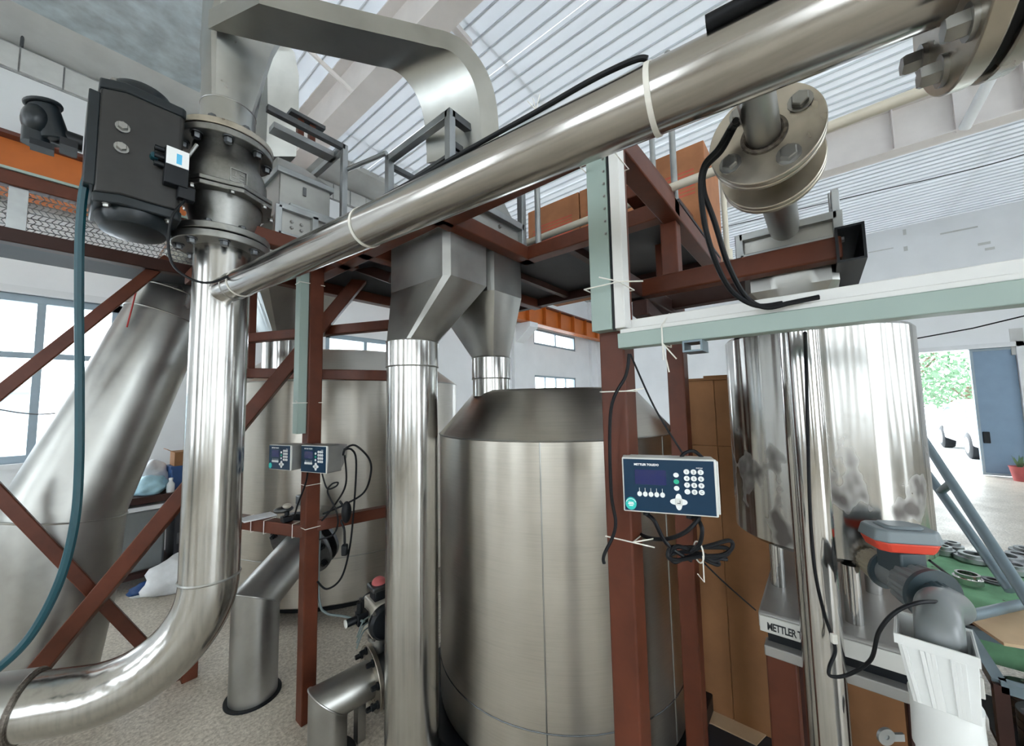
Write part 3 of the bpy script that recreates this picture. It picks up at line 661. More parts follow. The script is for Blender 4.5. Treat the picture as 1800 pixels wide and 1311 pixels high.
# small tank on a bench scale (right)
SC = Vector((1.76, 0.02, 0)); SR = .270
_f = -SC.normalized(); fx, fy = _f.x * SR + SC.x, _f.y * SR + SC.y
sz0, sz1 = zat(fx, fy, 990), zat(fx, fy, 571)
stk = thing('small_tank', 'small stained stainless steel drum on three short legs above the bench scale', 'tank', (SC.x, SC.y, sz0))
mb = MB(); mb.lathe([(.01, sz0 - .0), (SR - .03, sz0 - .0), (SR, sz0 + .02), (SR, sz1 - .01), (SR - .008, sz1), (SR - .014, sz1 - .01), (SR - .014, sz0 + .1)], SC, Zv, 80, False); build(mb, 'shell', 'steel_stained', stk)
SZ = PXp(1332, 1072, 1.40).z                        # top of the bench scale
for (px, py, d_) in ((1369, 1028, 1.30), (1502, 1088, 1.08), (1537, 1046, 1.24)):
    x_, y_ = XY(px, py, d_); mb = MB(); mb.cyl((x_, y_, SZ + .0005), (x_, y_, sz0 + .01), .021, None, 24); build(mb, 'leg', 'steel_bright', stk)

# bench scale on a brown table
bs_ = thing('bench_scale', 'grey bench scale with black lettering on its pale front edge', 'scale', (1.7, -.2, SZ - .09))
xl = PXp(1332, 1072, 1.40).y; xr_ = -.25
mb = MB(); top = [(1.40, xl), (1.40, xr_), (2.0, xr_), (2.0, xl - .02), (1.46, xl)]
mb.prism([(x_, y_, SZ - .055) for x_, y_ in [(1.40, xl - .0), (1.40, xr_), (2.02, xr_), (2.02, xl)]], (0, 0, .055)); build(mb, 'plate', 'scale_grey', bs_, .008)
mb = MB(); mb.box2((1.395, xr_ + .0, SZ - .056), (1.40, xl - .003, SZ - .010)); build(mb, 'front_edge', 'scale_label', bs_, .002)
text_mesh('METTLER TOLEDO', 'lettering', 'print_black', (1.3945, xl - .022, SZ - .046), (0, -.62, 0), Zv, (-1, 0, 0), .030, bs_, 'LEFT', .0008, .0004, .9)
mb = MB(); mb.box2((1.42, xr_ + .02, SZ - .09), (2.0, xl - .02, SZ - .055)); build(mb, 'base', 'black_plastic', bs_)
bt = thing('scale_stand', 'brown steel stand under the bench scale', 'stand', (1.7, -.2, 0))
zt3 = SZ - .0905
for (x_, y_) in ((1.44, xl - .05), (1.97, xl - .05), (1.44, xr_ + .05), (1.97, xr_ + .05)):
    mb = MB(); mb.beam((x_, y_, 0), (x_, y_, zt3 - .03), .075, .075, Yv); build(mb, 'leg', 'red_brown' if x_ < 1.5 and y_ > 0 else 'brown_dark', bt, .005)
for a_, b_ in (((1.40, xl - .012), (1.40, xr_)), ((2.0, xl - .012), (2.0, xr_))): mb = MB(); mb.box2((a_[0] - .012, b_[1], zt3 - .03), (a_[0] + .04, a_[1], zt3)); build(mb, 'top_rail', 'scale_grey', bt, .003)
for y_ in (xl - .04, xr_ + .03): mb = MB(); mb.box2((1.44, y_ - .02, zt3 - .03), (1.99, y_ + .02, zt3 - .002)); build(mb, 'top_rail', 'scale_grey', bt)
mb = MB(); mb.beam((1.46, xl - .05, .42), (1.46, xr_ + .05, .42), .05, .05); build(mb, 'stretcher', 'brown_dark', bt)

# ================================================================ PIPE A: tall pipe with elbow, flanged valve and actuator
AX, AY = XY(386, 600, 1.6); A0 = Vector((AX, AY, 0)); AR = .100
zf0 = zat(AX, AY, 430)           # lower flange joint
zf1 = zat(AX, AY, 262)           # upper flange joint
zel = zat(AX, AY, 1012)
pa_ = thing('bent_pipe', 'tall stainless pipe bending to the left above the floor', 'pipe', (AX, AY, zel))
mb = MB(); mb.cyl((AX, AY, zel), (AX, AY, zf0 - .03), AR, None, 48, False); build(mb, 'riser', 'steel_pipe', pa_)
e_end = P(25, 1245, 1.30); run = Vector((e_end.x - AX, e_end.y - AY, 0)).normalized()
Rb = .36; st = Vector((AX, AY, zel)); eu = (e_end - st).dot(run); ev_ = zel - e_end.z
def _off(a_): return (eu - Rb * (1 - math.cos(a_))) * math.cos(a_) - (ev_ - Rb * math.sin(a_)) * math.sin(a_)
swp = min((abs(_off(math.radians(k / 4))), math.radians(k / 4)) for k in range(120, 361))[1]
pts = [st + run * (Rb * (1 - math.cos(swp * k / 24))) - Zv * (Rb * math.sin(swp * k / 24)) for k in range(25)]
mb = MB(); mb.tube(pts + [pts[-1].lerp(e_end, .3), pts[-1].lerp(e_end, .65), e_end], AR, 44, False); build(mb, 'elbow', 'steel_pipe', pa_)
td = (e_end - pts[-1]).normalized()
mb = MB(); mb.tube([e_end - td * .03, e_end + td * .9], AR + .012, 40, True); build(mb, 'sleeve', 'steel_dull', pa_)
mb = MB(); mb.torus((AX, AY, zel), Zv, AR, .005, 48, 6); build(mb, 'weld_seam', 'steel_dull', pa_)
mb = MB(); mb.torus(e_end - td * .03, td, AR + .004, .010, 48, 6); build(mb, 'weld_seam', 'weld', pa_)
mb = MB(); fe = e_end + td * .85; mb.beam((fe.x, fe.y, 0), (fe.x, fe.y, fe.z - .09), .06, .06, Yv); build(mb, 'support', 'brown_dark', pa_)
mb = MB(); mb.annulus((AX, AY, zf0 - .034), Zv, AR - .002, .172, .030, 56); fl = build(mb, 'flange', 'steel_cast', pa_, .003)
bolts(pa_, (AX, AY, zf0 - .034), -Zv, .146, 8, .015, .022, 'steel_dark', .2)
# valve
va = thing('flanged_valve', 'grey cast flanged valve on top of the tall pipe', 'valve', (AX, AY, zf0))
vh = zf1 - zf0; o0 = Vector((AX, AY, zf0))
mb = MB(); mb.annulus(o0 + Zv * .002, Zv, .1, .170, .028, 56); build(mb, 'flange', 'steel_cast', va, .003)
mb = MB(); mb.annulus(o0 + Zv * (vh - .030), Zv, .1, .170, .028, 56); build(mb, 'flange', 'steel_cast', va, .003)
mid = vh * .44
mb = MB(); mb.lathe([(.112, .03), (.118, .07), (.135, mid * .75), (.137, mid)], o0, Zv, 48); build(mb, 'lower_body', 'steel_cast', va)
mb = MB(); mb.lathe([(.150, mid), (.152, mid + .03), (.150, mid + .09), (.138, mid + .13), (.122, mid + .155), (.120, vh - .03)], o0, Zv, 48); ub = build(mb, 'upper_body', 'steel_cast', va)
def octo(r0_, r1_): return [(AX + (r0_ if k % 2 else r1_) * math.cos(k * math.pi / 8 + .1), AY + (r0_ if k % 2 else r1_) * math.sin(k * math.pi / 8 + .1)) for k in range(16)]
for dz_, nm in ((0.0, 'body_flange'), (.022, 'body_flange')):
    mb = MB(); mb.prism([(x_, y_, zf0 + mid - .02 + dz_) for x_, y_ in octo(.170, .186)], (0, 0, .018)); build(mb, nm, 'steel_cast', va, .003)
bolts(va, o0 + Zv * (mid - .02), -Zv, .172, 8, .010, .014, 'bolt_steel', .1)
bolts(va, o0 + Zv * .030, Zv, .146, 8, .014, .016, 'steel_dark', .2); bolts(va, o0 + Zv * (vh - .030), -Zv, .146, 8, .016, .026, 'steel_dark', .2)
dirc = (Vector((0, 0, 0)) - A0).normalized(); sd = Vector((-dirc.y, dirc.x, 0))
d2 = (dirc * .96 + sd * .27).normalized(); s2 = Vector((-d2.y, d2.x, 0)); pp = o0 + d2 * .151 + Zv * (mid + .058)
mb = MB()
for (cx_, cz_, w_, h_) in ((0, .027, .06, .003), (0, -.027, .06, .003), (-.029, 0, .003, .054), (.029, 0, .003, .054), (-.012, .008, .003, .02), (-.012, -.010, .018, .003), (.012, .010, .016, .003), (.012, -.004, .016, .003), (.012, -.014, .016, .003)):
    mb.box(pp + s2 * cx_ + Zv * cz_, w_, .003, h_, (s2, d2, Zv))
build(mb, 'cast_mark', 'steel_dull', va)
# actuator on its left side (stem along -X)
ax0, ax1 = AX - .385, AX - .168; ay = AY - .02; az = (zf0 + zf1) / 2 - .005; ah = .235
at_ = thing('pneumatic_actuator', 'dark grey pneumatic actuator box with round end caps left of the flanged valve', 'actuator', (AX - .27, ay, az - ah))
def oct_sec(x0, x1, yw, ch, z):
    return [(x0, ay - yw + ch, z), (x0 + ch * 1.7, ay - yw, z), (x1 - ch * .3, ay - yw, z), (x1, ay - yw + ch * .3, z), (x1, ay + yw - ch, z), (x1 - ch, ay + yw, z), (x0 + ch, ay + yw, z), (x0, ay + yw - ch, z)]
mb = MB(); mb.rings([oct_sec(ax0, ax1, .135, .035, az - ah * .78), oct_sec(ax0, ax1, .135, .035, az + ah * .80)]); build(mb, 'body', 'actuator_grey', at_, .006)
cxm = (ax0 + ax1) / 2
for sg in (-1, 1):
    z0_ = az + sg * ah * .79
    mb = MB(); mb.rings([oct_sec(ax0 - .004, ax1 + .004, .139, .035, z0_), oct_sec(ax0 - .004, ax1 + .004, .139, .035, z0_ + sg * .035)]); cp = build(mb, 'end_cap', 'actuator_cap', at_, .005)
    mb = MB(); pr = [(.98, .033), (.97, .055), (.85, .078), (.5, .090), (.02, .094)]
    mb.rings([[(cxm + .105 * r_ * math.cos(2 * math.pi * k / 40), ay + .133 * r_ * math.sin(2 * math.pi * k / 40), z0_ + sg * z_) for k in range(40)] for r_, z_ in pr]); build(mb, 'cap_dome', 'actuator_cap', cp)
    for yy in (-.11, .11):
        for xx in (ax0 + .03, ax1 - .03): instance(('cs', sg), hexbolt(.008, .012), 'bolt_steel', 'cap_screw', (xx, ay + yy, z0_ + sg * .035), Zv * sg, at_)
mb = MB(); mb.box2((ax0 - .026, ay - .10, az - ah * .70), (ax0 + .002, ay + .10, az + ah * .72)); build(mb, 'side_plate', 'actuator_cap', at_, .004)
for dz_ in (.045, -.03): instance('asb', hexbolt(.014, .018), 'bolt_steel', 'stop_bolt', (ax0 + .055, ay - .135, az + dz_ + .01), -Yv, at_)
mb = MB(); mb.cyl((ax1, ay + .02, az), (AX - .14, ay + .02, az), .045, None, 20); mb.box2((ax1 - .002, ay - .05, az - .04), (ax1 + .02, ay + .09, az + .04)); build(mb, 'mounting_bracket', 'steel_cast', at_)
mb = MB(); mb.tube(spline([(ax1 + .004, ay - .07, az + .03), (AX - .15, ay - .09, az + .06), (AX - .125, ay - .10, az + .12)], 5), .007, 8); build(mb, 'bracket_arm', 'bolt_steel', at_)
# limit switch with its dome at the far end of the stem
lx = ax0 - .03
mb = MB(); mb.cyl((lx, ay - .01, az + .005), (lx - .075, ay - .01, az + .005), .028, None, 18); mb.box2((lx - .05, ay - .05, az - .035), (lx - .01, ay + .03, az - .01)); sw = build(mb, 'stem_coupling', 'black_plastic', at_)
mb = MB(); mb.cyl((lx - .06, ay - .01, az - .02), (lx - .09, ay - .01, az + .09), .040, .036, 22); mb.cyl((lx - .088, ay - .01, az + .088), (lx - .092, ay - .01, az + .10), .045, .045, 22); build(mb, 'switch_housing', 'actuator_cap', sw, .004)
mb = MB(); mb.ball((lx - .10, ay - .01, az + .03), .035, .05, .055); mb.cyl((lx - .10, ay - .01, az - .05), (lx - .10, ay - .01, az + .02), .03, None, 16); build(mb, 'switch_dome', 'actuator_cap', sw)
mb = MB(); mb.box((lx - .085, ay - .02, az - .055), .05, .05, .02); build(mb, 'cable_gland', 'black_plastic', sw)
# solenoid valve with its white label
so = thing('solenoid_valve', 'black solenoid valve with a white and blue label on the actuator side', 'solenoid', (ax1 - .03, ay - .16, az - .1))
mb = MB(); mb.box2((ax1 - .055, ay - .175, az - .105), (ax1 + .012, ay - .1362, az + .03)); build(mb, 'body', 'black_plastic', so, .003)
mb = MB(); mb.box2((ax1 - .053, ay - .1775, az - .035), (ax1 + .010, ay - .1748, az + .03)); lb = build(mb, 'label', 'print_white', so)
mb = MB(); mb.box2((ax1 - .025, ay - .1782, az - .026), (ax1 - .010, ay - .1772, az + .012)); build(mb, 'print', 'print_cyan', lb)
mb = MB(); mb.box2((ax1 - .015, ay - .17, az - .145), (ax1 + .034, ay - .137, az - .095)); build(mb, 'coil', 'black_plastic', so, .003)
for dz_ in (.018, -.012, -.04):
    mb = MB(); mb.cyl((ax1 - .056, ay - .155, az + dz_), (ax1 - .082, ay - .155, az + dz_), .009, None, 12); build(mb, 'port', 'black_plastic', so)

# ================================================================ PIPE B: long sloping-looking pipe across the picture
B0, B1 = P(392, 517, 1.565), P(1668, -72, .43)
zB = (B0.z + B1.z) / 2; B0.z = zB; B1.z = zB
BR = .052; bdir = (B1 - B0).normalized()
pbp = thing('cross_pipe', 'long shiny stainless pipe running diagonally across the upper picture', 'pipe', (B0 + B1) / 2)
j0 = A0.copy(); j0.z = zB
mb = MB(); mb.tube([B0 - bdir * .0, B0.lerp(B1, .5), B1], BR, 56, False); build(mb, 'run', 'steel_pipe_y', pbp)
for f_, r_ in ((.055, .0025),): q = B0.lerp(B1, f_); mb = MB(); mb.torus(q, bdir, BR, r_, 40, 6); build(mb, 'weld_seam', 'steel_dull', pbp)
# end flange pair near the top right corner
fl0 = P(1690, 22, .415); fl0 = B1.copy()
mb = MB(); mb.annulus(B1, bdir, BR - .004, .128, .020, 56); build(mb, 'flange', 'steel_flange', pbp, .002)
bolts(pbp, B1, -bdir, .100, 8, .0135, .022, 'bolt_steel', .35)
mb = MB(); mb.annulus(B1 + bdir * .018, bdir, .04, .120, .012, 56); build(mb, 'gasket', 'black_rubber', pbp)
mb = MB(); mb.annulus(B1 + bdir * .030, bdir, BR - .004, .128, .020, 56); build(mb, 'flange', 'steel_flange', pbp, .002)
bolts(pbp, B1 + bdir * .048, bdir, .100, 8, .0135, .018, 'bolt_steel', .35)
mb = MB(); mb.cyl(B1 + bdir * .048, B1 + bdir * .9, BR, None, 40); build(mb, 'run', 'steel_pipe_y', pbp)
# branch with a flange pair towards the right hopper (runs away from the camera)
tq = (1335 - 392) / (1668 - 392)
best = min((abs((lambda v: 900 + FPX * v.dot(CR) / v.dot(CF))(B0.lerp(B1, k / 400) - EYE) - 1318), k) for k in range(401))[1] / 400
J = B0.lerp(B1, best); J.z = zB - .012
nb_ = Vector((.97, .0, -.03)).normalized(); r_br = .026
gF = J + nb_ * .172
mb = MB(); mb.cyl(J, gF, r_br, None, 32); build(mb, 'branch', 'steel_dull', pbp)
mb = MB(); mb.torus(gF, nb_, r_br + .004, .006, 32, 8); build(mb, 'weld_seam', 'weld', pbp)
FR = .088
mb = MB(); mb.annulus(gF, nb_, .02, FR, .013, 64); build(mb, 'flange', 'steel_flange', pbp, .002)
bolts(pbp, gF, -nb_, .063, 4, .0135, .014, 'bolt_steel', .55)
mb = MB(); mb.annulus(gF + nb_ * .013, nb_, .02, FR - .008, .004, 64); build(mb, 'gasket', 'black_rubber', pbp)
mb = MB(); mb.annulus(gF + nb_ * .017, nb_, .02, FR, .009, 64); build(mb, 'flange', 'steel_flange', pbp, .002)
bolts(pbp, gF + nb_ * .026, nb_, .063, 4, .0125, .016, 'bolt_steel', .55)
mb = MB(); mb.cyl(gF + nb_ * .02, gF + nb_ * .12, .036, None, 32); build(mb, 'spool', 'steel_flange', pbp)
mb = MB(); mb.annulus(gF + nb_ * .105, nb_, .02, FR, .012, 64); build(mb, 'flange', 'steel_flange', pbp, .002)
mb = MB(); mb.annulus(gF + nb_ * .117, nb_, .02, FR - .008, .004, 64); build(mb, 'gasket', 'black_rubber', pbp)
mb = MB(); mb.annulus(gF + nb_ * .121, nb_, .02, FR, .012, 64); build(mb, 'flange', 'steel_flange', pbp, .002)

# cable clipped along the top of the pipe and plastic ties round it
up_ = (Zv - bdir * Zv.dot(bdir)).normalized(); sid = bdir.cross(up_).normalized(); far = sid if sid.dot(CF) > 0 else -sid
def onB(px):
    k = min((abs(900 + FPX * (B0.lerp(B1, i / 600) - EYE).dot(CR) / (B0.lerp(B1, i / 600) - EYE).dot(CF) - px), i) for i in range(601))[1] / 600
    return B0.lerp(B1, k)
def tie(px, label, tail=False):
    c = onB(px); n_ = 40; mb = MB(); hw = .0042
    rs = []
    for k in range(n_ + 1):
        a = 2 * math.pi * k / n_; d_ = up_ * math.cos(a) + sid * math.sin(a)
        rs.append([c + d_ * (BR + .0006) - bdir * hw, c + d_ * (BR + .0006) + bdir * hw, c + d_ * (BR + .0022) + bdir * hw, c + d_ * (BR + .0022) - bdir * hw])
    mb.rings(rs, False, False); o = build(mb, 'strap', 'zip_white')
    tag(o, label, 'cable tie', 'plastic ties round the long cross pipe')
    mb = MB(); mb.box(c + (up_ * .8 + far * -.3) * (BR + .004), .012, .012, .01, (bdir, sid, up_)); build(mb, 'lock_head', 'zip_white', o); o.name = 'cable_tie'
    return o
tie(1150, 'white plastic tie on the long cross pipe at the end of the black cable')
tie(645, 'white plastic tie on the long cross pipe left of the middle hopper')
tie(425, 'white plastic tie on the long cross pipe beside the tall bent pipe')
nd = (up_ * .80 - far * .60).normalized()
cb = [onB(px) + nd * (BR + o_) for px, o_ in ((690, -.004), (780, .001), (880, .006), (960, .009), (1040, .013), (1090, .013))] + [onB(1135) + nd * (BR + .010), onB(1150) + nd * (BR + .004)]
mb = MB(); mb.tube(spline(cb, 8), .0048, 10); o = tag(build(mb, 'clipped_cable', 'black_rubber'), 'black cable lying along the top of the long cross pipe', 'cable')
q = cb[3]; mb = MB()
for a in (-.6, -.2, .3): mb.bar(q + up_ * .004, q + up_ * .03 + bdir * (a * .03), .0009, 5)
build(mb, 'tie_tail', 'zip_white', o)
cb = [onB(px) + nd * (BR + .010) for px in (1250, 1290, 1420, 1560)]
mb = MB(); mb.tube(spline(cb, 6), .011, 12); tag(build(mb, 'black_conduit', 'black_rubber'), 'thick black conduit resting on the cross pipe at the top edge', 'conduit')

# ================================================================ DUCTS
def loft(secs, name, mat, parent, cap=False): mb = MB(); mb.rings(secs, cap, cap); return build(mb, name, mat, parent, 0, .5)
def sq_ring(c, hx, hy, n=40, z=None, ax=(Xv, Yv)):
    out = []
    for k in range(n):
        a = 2 * math.pi * (k + .5) / n; cx_, sy_ = math.cos(a), math.sin(a); m = max(abs(cx_), abs(sy_)); out.append(Vector(c) + ax[0] * (hx * cx_ / m) + ax[1] * (hy * sy_ / m))
    return out
def ci_ring(c, r, n=40, ax=(Xv, Yv)): return [Vector(c) + ax[0] * (r * math.cos(2 * math.pi * (k + .5) / n)) + ax[1] * (r * math.sin(2 * math.pi * (k + .5) / n)) for k in range(n)]
du = thing('curved_duct', 'flat stainless air duct rising from the valve and curving down into the middle hopper', 'duct', (AX, AY, zf1))
mb = MB(); mb.annulus((AX, AY, zf1 + .000), Zv, .09, .172, .028, 56); build(mb, 'flange', 'steel_flange', du, .003)
bolts(du, (AX, AY, zf1 + .028), Zv, .146, 8, .015, .020, 'steel_dark', .2)
zc0 = zf1 + .17
mb = MB(); mb.cyl((AX, AY, zf1 + .02), (AX, AY, zc0), .100, None, 40, False); build(mb, 'collar', 'steel_duct', du)
mb = MB(); mb.torus((AX, AY, zc0), Zv, .100, .003, 40, 6); build(mb, 'weld_seam', 'steel_dull', du)
tp = P(438, 0, 1.62)
loft([ci_ring((AX, AY, zc0), .100), sq_ring((AX + .02, AY + .0, zc0 + .30), .115, .115), sq_ring((AX + .04, AY, 3.32), .13, .13), sq_ring((AX + .04, AY, 3.5), .13, .13)], 'leg', 'steel_duct', du, True)
near = [P(455, 8, 1.45), P(489, 21, 1.47), P(585, 38, 1.53), P(702, 62, 1.60), P(752, 70, 1.63), P(795, 92, 1.66), P(826, 130, 1.69), P(841, 178, 1.71), P(846, 240, 1.72), P(846, 262, 1.72)]
zav = sum(p.z for p in near[:4]) / 4
for p in near[:4]: p.z = zav
near[4].z = zav - .004
near = spline([near[0], near[1], near[2], near[3]], 3)[:-1] + spline(near[3:], 5)
nsec = []
wv = Vector((-.10, .27, 0))
for i, p in enumerate(near):
    t_ = (near[min(i + 1, len(near) - 1)] - near[max(i - 1, 0)]).normalized(); uh = Vector((near[9].x - near[0].x, near[9].y - near[0].y, 0)).normalized(); out = uh * (-t_.z) + Zv * max(0, t_.dot(uh)); hv = Vector((t_.x, t_.y, 0))
    out.normalize()
    th_ = .085
    nsec.append([p, p + out * th_, p + out * th_ + wv, p + wv])
loft(nsec, 'bend', 'steel_duct', du, True)
# second duct behind the left box
dv_ = thing('rear_duct', 'narrow curved duct behind the left hopper box', 'duct', P(470, 250, 2.7))
sec = []
for (px, py, d_, w_) in ((440, 60, 2.6, .1), (470, 78, 2.6, .1), (490, 100, 2.62, .1), (498, 140, 2.66, .1), (498, 200, 2.7, .1), (494, 280, 2.74, .1)):
    c = P(px, py, d_); sec.append([c + CR * .09 + Yv * -.05, c + CR * .09 + Yv * .2, c - CR * .13 + Yv * .2, c - CR * .13 + Yv * -.05])
loft(sec, 'bend', 'steel_duct', dv_, True)

# ================================================================ HOPPERS
def square_post(a, b, s, parent, name='frame_post', mat='galvanised'): mb = MB(); mb.beam(a, b, s, s, Yv if abs((Vector(b) - Vector(a)).normalized().z) > .9 else None); return build(mb, name, mat, parent, .002)
# middle hopper box frame
mx0, mx1, my0, my1, mz0, mz1 = 1.05, 1.555, 1.185, 1.655, ZB + .001, 2.885
mh = thing('middle_hopper', 'twin legged stainless hopper under an open grey frame in the middle', 'hopper', ((mx0 + mx1) / 2, (my0 + my1) / 2, 1.88))
s_ = .034
for (x_, y_, zt) in ((mx0, my0, mz1), (mx0, my1, mz1), (mx1, my0, mz1 - .16), (mx1, my1, mz1 - .16)): square_post((x_, y_, mz0), (x_, y_, zt), s_, mh)
square_post((mx0, my0, mz1 - s_ / 2), (mx0, my1, mz1 - s_ / 2), s_, mh, 'frame_rail'); square_post((mx0, my0, mz1 - s_ / 2), (mx1 - .1, my0, mz1 - s_ / 2), s_, mh, 'frame_rail', 'steel_dark')
square_post((mx0, my1, mz1 - .05), (mx1 - .2, my1, mz1 - .05), .026, mh, 'frame_rail', 'steel_dark'); square_post((mx0, my0, mz0 + .115), (mx1, my0, mz0 + .115), s_, mh, 'frame_rail'); square_post((mx1, my0, mz0 + .115), (mx1, my1, mz0 + .115), s_, mh, 'frame_rail')
mb = MB(); mb.box2((mx0 + .01, my0 + .012, mz0), (mx1 - .01, my0 + .018, mz0 + .115)); build(mb, 'side_panel', 'steel_dull', mh)
mb = MB(); mb.box2((mx0 + .01, my0 + .018, mz0), (mx0 + .016, my1, mz0 + .115)); build(mb, 'side_panel', 'steel_dull', mh)
instance('hb', hexbolt(.009, .012), 'bolt_steel', 'bolt', (mx1 - .17, my0 + .012, mz0 + .07), -Yv, mh)
lc = ((mx0 + mx1) / 2, (my0 + my1) / 2)
def rect(cx_, cy_, hx, hy, z): return [(cx_ - hx, cy_ - hy, z), (cx_ + hx, cy_ - hy, z), (cx_ + hx, cy_ + hy, z), (cx_ - hx, cy_ + hy, z)]
mb = MB(); mb.rings([rect(lc[0], lc[1], .235, .215, mz0 + .12), rect(lc[0] - .03, lc[1] - .05, .17, .15, mz0 + .24)]); build(mb, 'lid_cone', 'steel_dull', mh)
mb = MB(); mb.rings([rect(lc[0] - .03, lc[1] - .05, .195, .175, mz0 + .24), rect(lc[0] - .03, lc[1] - .05, .195, .175, mz0 + .262)]); build(mb, 'collar_flange', 'galvanised', mh, .002)
mb = MB(); mb.rings([rect(lc[0] - .03, lc[1] - .05, .165, .145, mz0 + .262), rect(lc[0] - .03, lc[1] - .05, .165, .145, mz0 + .31)]); build(mb, 'collar', 'steel_duct', mh)
mb = MB(); mb.rings([rect(lc[0] - .03, lc[1] - .05, .185, .165, mz0 + .31), rect(lc[0] - .03, lc[1] - .05, .185, .165, mz0 + .325)]); build(mb, 'collar_flange', 'steel_dark', mh)
for (dx_, dy_) in ((.22, -.12), (.22, .1), (-.10, -.19)):
    mb = MB(); mb.bar((lc[0] + dx_, lc[1] + dy_, mz0 + .2), (lc[0] + dx_, lc[1] + dy_, mz0 + .36), .009, 8); build(mb, 'clamp_rod', 'galvanised', mh)
    mb = MB(); mb.box((lc[0] + dx_ - .04, lc[1] + dy_, mz0 + .365), .14, .03, .03); build(mb, 'clamp_bar', 'steel_dark', mh)
# its two legs
def hop_leg(x0, x1, y0, y1, ztop_, zmid, ring_c, zr_, r_, zbot, nm):
    n = 40; hx, hy = (x1 - x0) / 2, (y1 - y0) / 2; c = ((x0 + x1) / 2, (y0 + y1) / 2)
    o = loft([sq_ring((c[0], c[1], ztop_), hx, hy, n), sq_ring((c[0], c[1], zmid), hx, hy, n)], 'chute', 'steel_dull', mh)
    secs = [sq_ring((c[0], c[1], zmid), hx, hy, n)]
    rg = ci_ring((ring_c[0], ring_c[1], zr_), r_, n); secs.append(rg)
    loft(secs, 'chute_cone', 'steel_dull', mh)
    mb = MB(); mb.lathe([(r_ + .001, zr_ - .115), (r_ + .004, zr_ - .112), (r_ + .004, zr_ + .0)], (ring_c[0], ring_c[1], 0), Zv, 48, False); build(mb, 'collar', 'steel_pipe', mh)
    mb = MB(); mb.lathe([(r_, zbot), (r_, zr_ - .11)], (ring_c[0], ring_c[1], 0), Zv, 48, False); build(mb, nm, 'steel_pipe', mh)
    for zz_ in (zr_, zr_ - .113): mb = MB(); mb.torus((ring_c[0], ring_c[1], zz_), Zv, r_ + .003, .003, 48, 6); build(mb, 'weld_seam', 'steel_dull', mh)
c1 = XY(725, 600, 1.735); c2 = XY(863, 635, 2.05)
zr1 = zat(c1[0], c1[1], 603); zr2 = zat(c2[0], c2[1], 630)
zm1 = zat(1.05, 1.185, 482)
hop_leg(1.035, 1.295, 1.19, 1.64, ZB + .02, zm1, c1, zr1, .113, .004, 'downpipe')
hop_leg(1.325, 1.575, 1.20, 1.64, ZB + .02, zm1, c2, zr2, .100, ztop - .03, 'downpipe')
# left hopper box in front of the tall pipe's duct
lx0, lx1, ly0, ly1 = .645, .965, 1.97, 2.42; lz0, lz1 = ZB + .002, zat(.965, 1.97, 256)
lh = thing('left_hopper_box', 'grey sheet metal hopper box in a square frame right of the flanged valve', 'hopper', ((lx0 + lx1) / 2, (ly0 + ly1) / 2, lz0))
for (x_, y_, zt) in ((lx0, ly0, lz0 + .16), (lx1, ly0, lz1), (lx1, ly1, lz1), (lx0, ly1, lz1), ((lx0 + lx1) / 2 + .01, ly0, lz0 + .16)): square_post((x_, y_, lz0), (x_, y_, zt), .03, lh)
for z_ in (lz0 + .015, lz0 + .16): square_post((lx0, ly0, z_), (lx1, ly0, z_), .03, lh, 'frame_rail')
square_post((lx0 - .06, ly0, lz1 - .015), (lx1, ly0, lz1 - .015), .03, lh, 'frame_rail', 'steel_dark'); square_post((lx1, ly0, lz1 - .015), (lx1, ly1, lz1 - .015), .03, lh, 'frame_rail')
square_post((lx1, ly0, lz0 + .16), (lx1, ly1, lz0 + .16), .03, lh, 'frame_rail')
for (a, b) in ((lx0 + .015, (lx0 + lx1) / 2 - .005), ((lx0 + lx1) / 2 + .025, lx1 - .015)): mb = MB(); mb.box2((a, ly0 + .008, lz0 + .03), (b, ly0 + .014, lz0 + .145)); build(mb, 'side_panel', 'steel_dull', lh)
for i in (0, 1):
    for j in (0, 1): instance('rv', hexbolt(.0075, .009), 'bolt_steel', 'bolt', (lx0 + .065 + .045 * i, ly0 + .008, lz0 + .07 + .03 * j), -Yv, lh)
mb = MB(); mb.box2((lx0 + .02, ly0 + .05, lz0 + .16), (lx1 - .05, ly1 - .05, lz0 + .36)); build(mb, 'bin', 'steel_dull', lh, .004)
mb = MB(); mb.box2((lx0 + .005, ly0 + .035, lz0 + .355), (lx1 - .035, ly1 - .03, lz0 + .385)); build(mb, 'bin_rim', 'galvanised', lh, .003)
mb = MB(); mb.box2((lx0 + .06, ly0 + .02, lz0 + .185), (lx1 - .03, ly0 + .045, lz0 + .205)); build(mb, 'latch_bar', 'galvanised', lh, .002)
mb = MB(); mb.box2((lx0 + .13, ly0 + .044, lz0 + .28), (lx0 + .145, ly0 + .050, lz0 + .325)); build(mb, 'slot_mark', 'steel_dark', lh)
mb = MB(); mb.rings([rect((lx0 + lx1) / 2 - .02, (ly0 + ly1) / 2, .13, .18, lz0 + .385), rect((lx0 + lx1) / 2 - .02, (ly0 + ly1) / 2 + .1, .07, .08, lz0 + .55)]); build(mb, 'bin_hood', 'steel_dull', lh)
for x_ in (lx0 + .14, lx0 + .20): mb = MB(); mb.box2((x_ - .015, ly0 + .12, lz1 + .0), (x_ + .015, ly0 + .15, lz1 + .11)); build(mb, 'stand_off', 'red_brown', lh)
mb = MB(); mb.box2((lx0 + .08, ly0 + .10, lz1 + .11), (lx0 + .26, ly0 + .17, lz1 + .13)); build(mb, 'stand_off_plate', 'steel_dark', lh)
mb = MB(); mb.box2((lx0, ly0 + .09, lz1 - .03), (lx1, ly0 + .16, lz1 + .0)); build(mb, 'frame_rail', 'galvanised', lh)
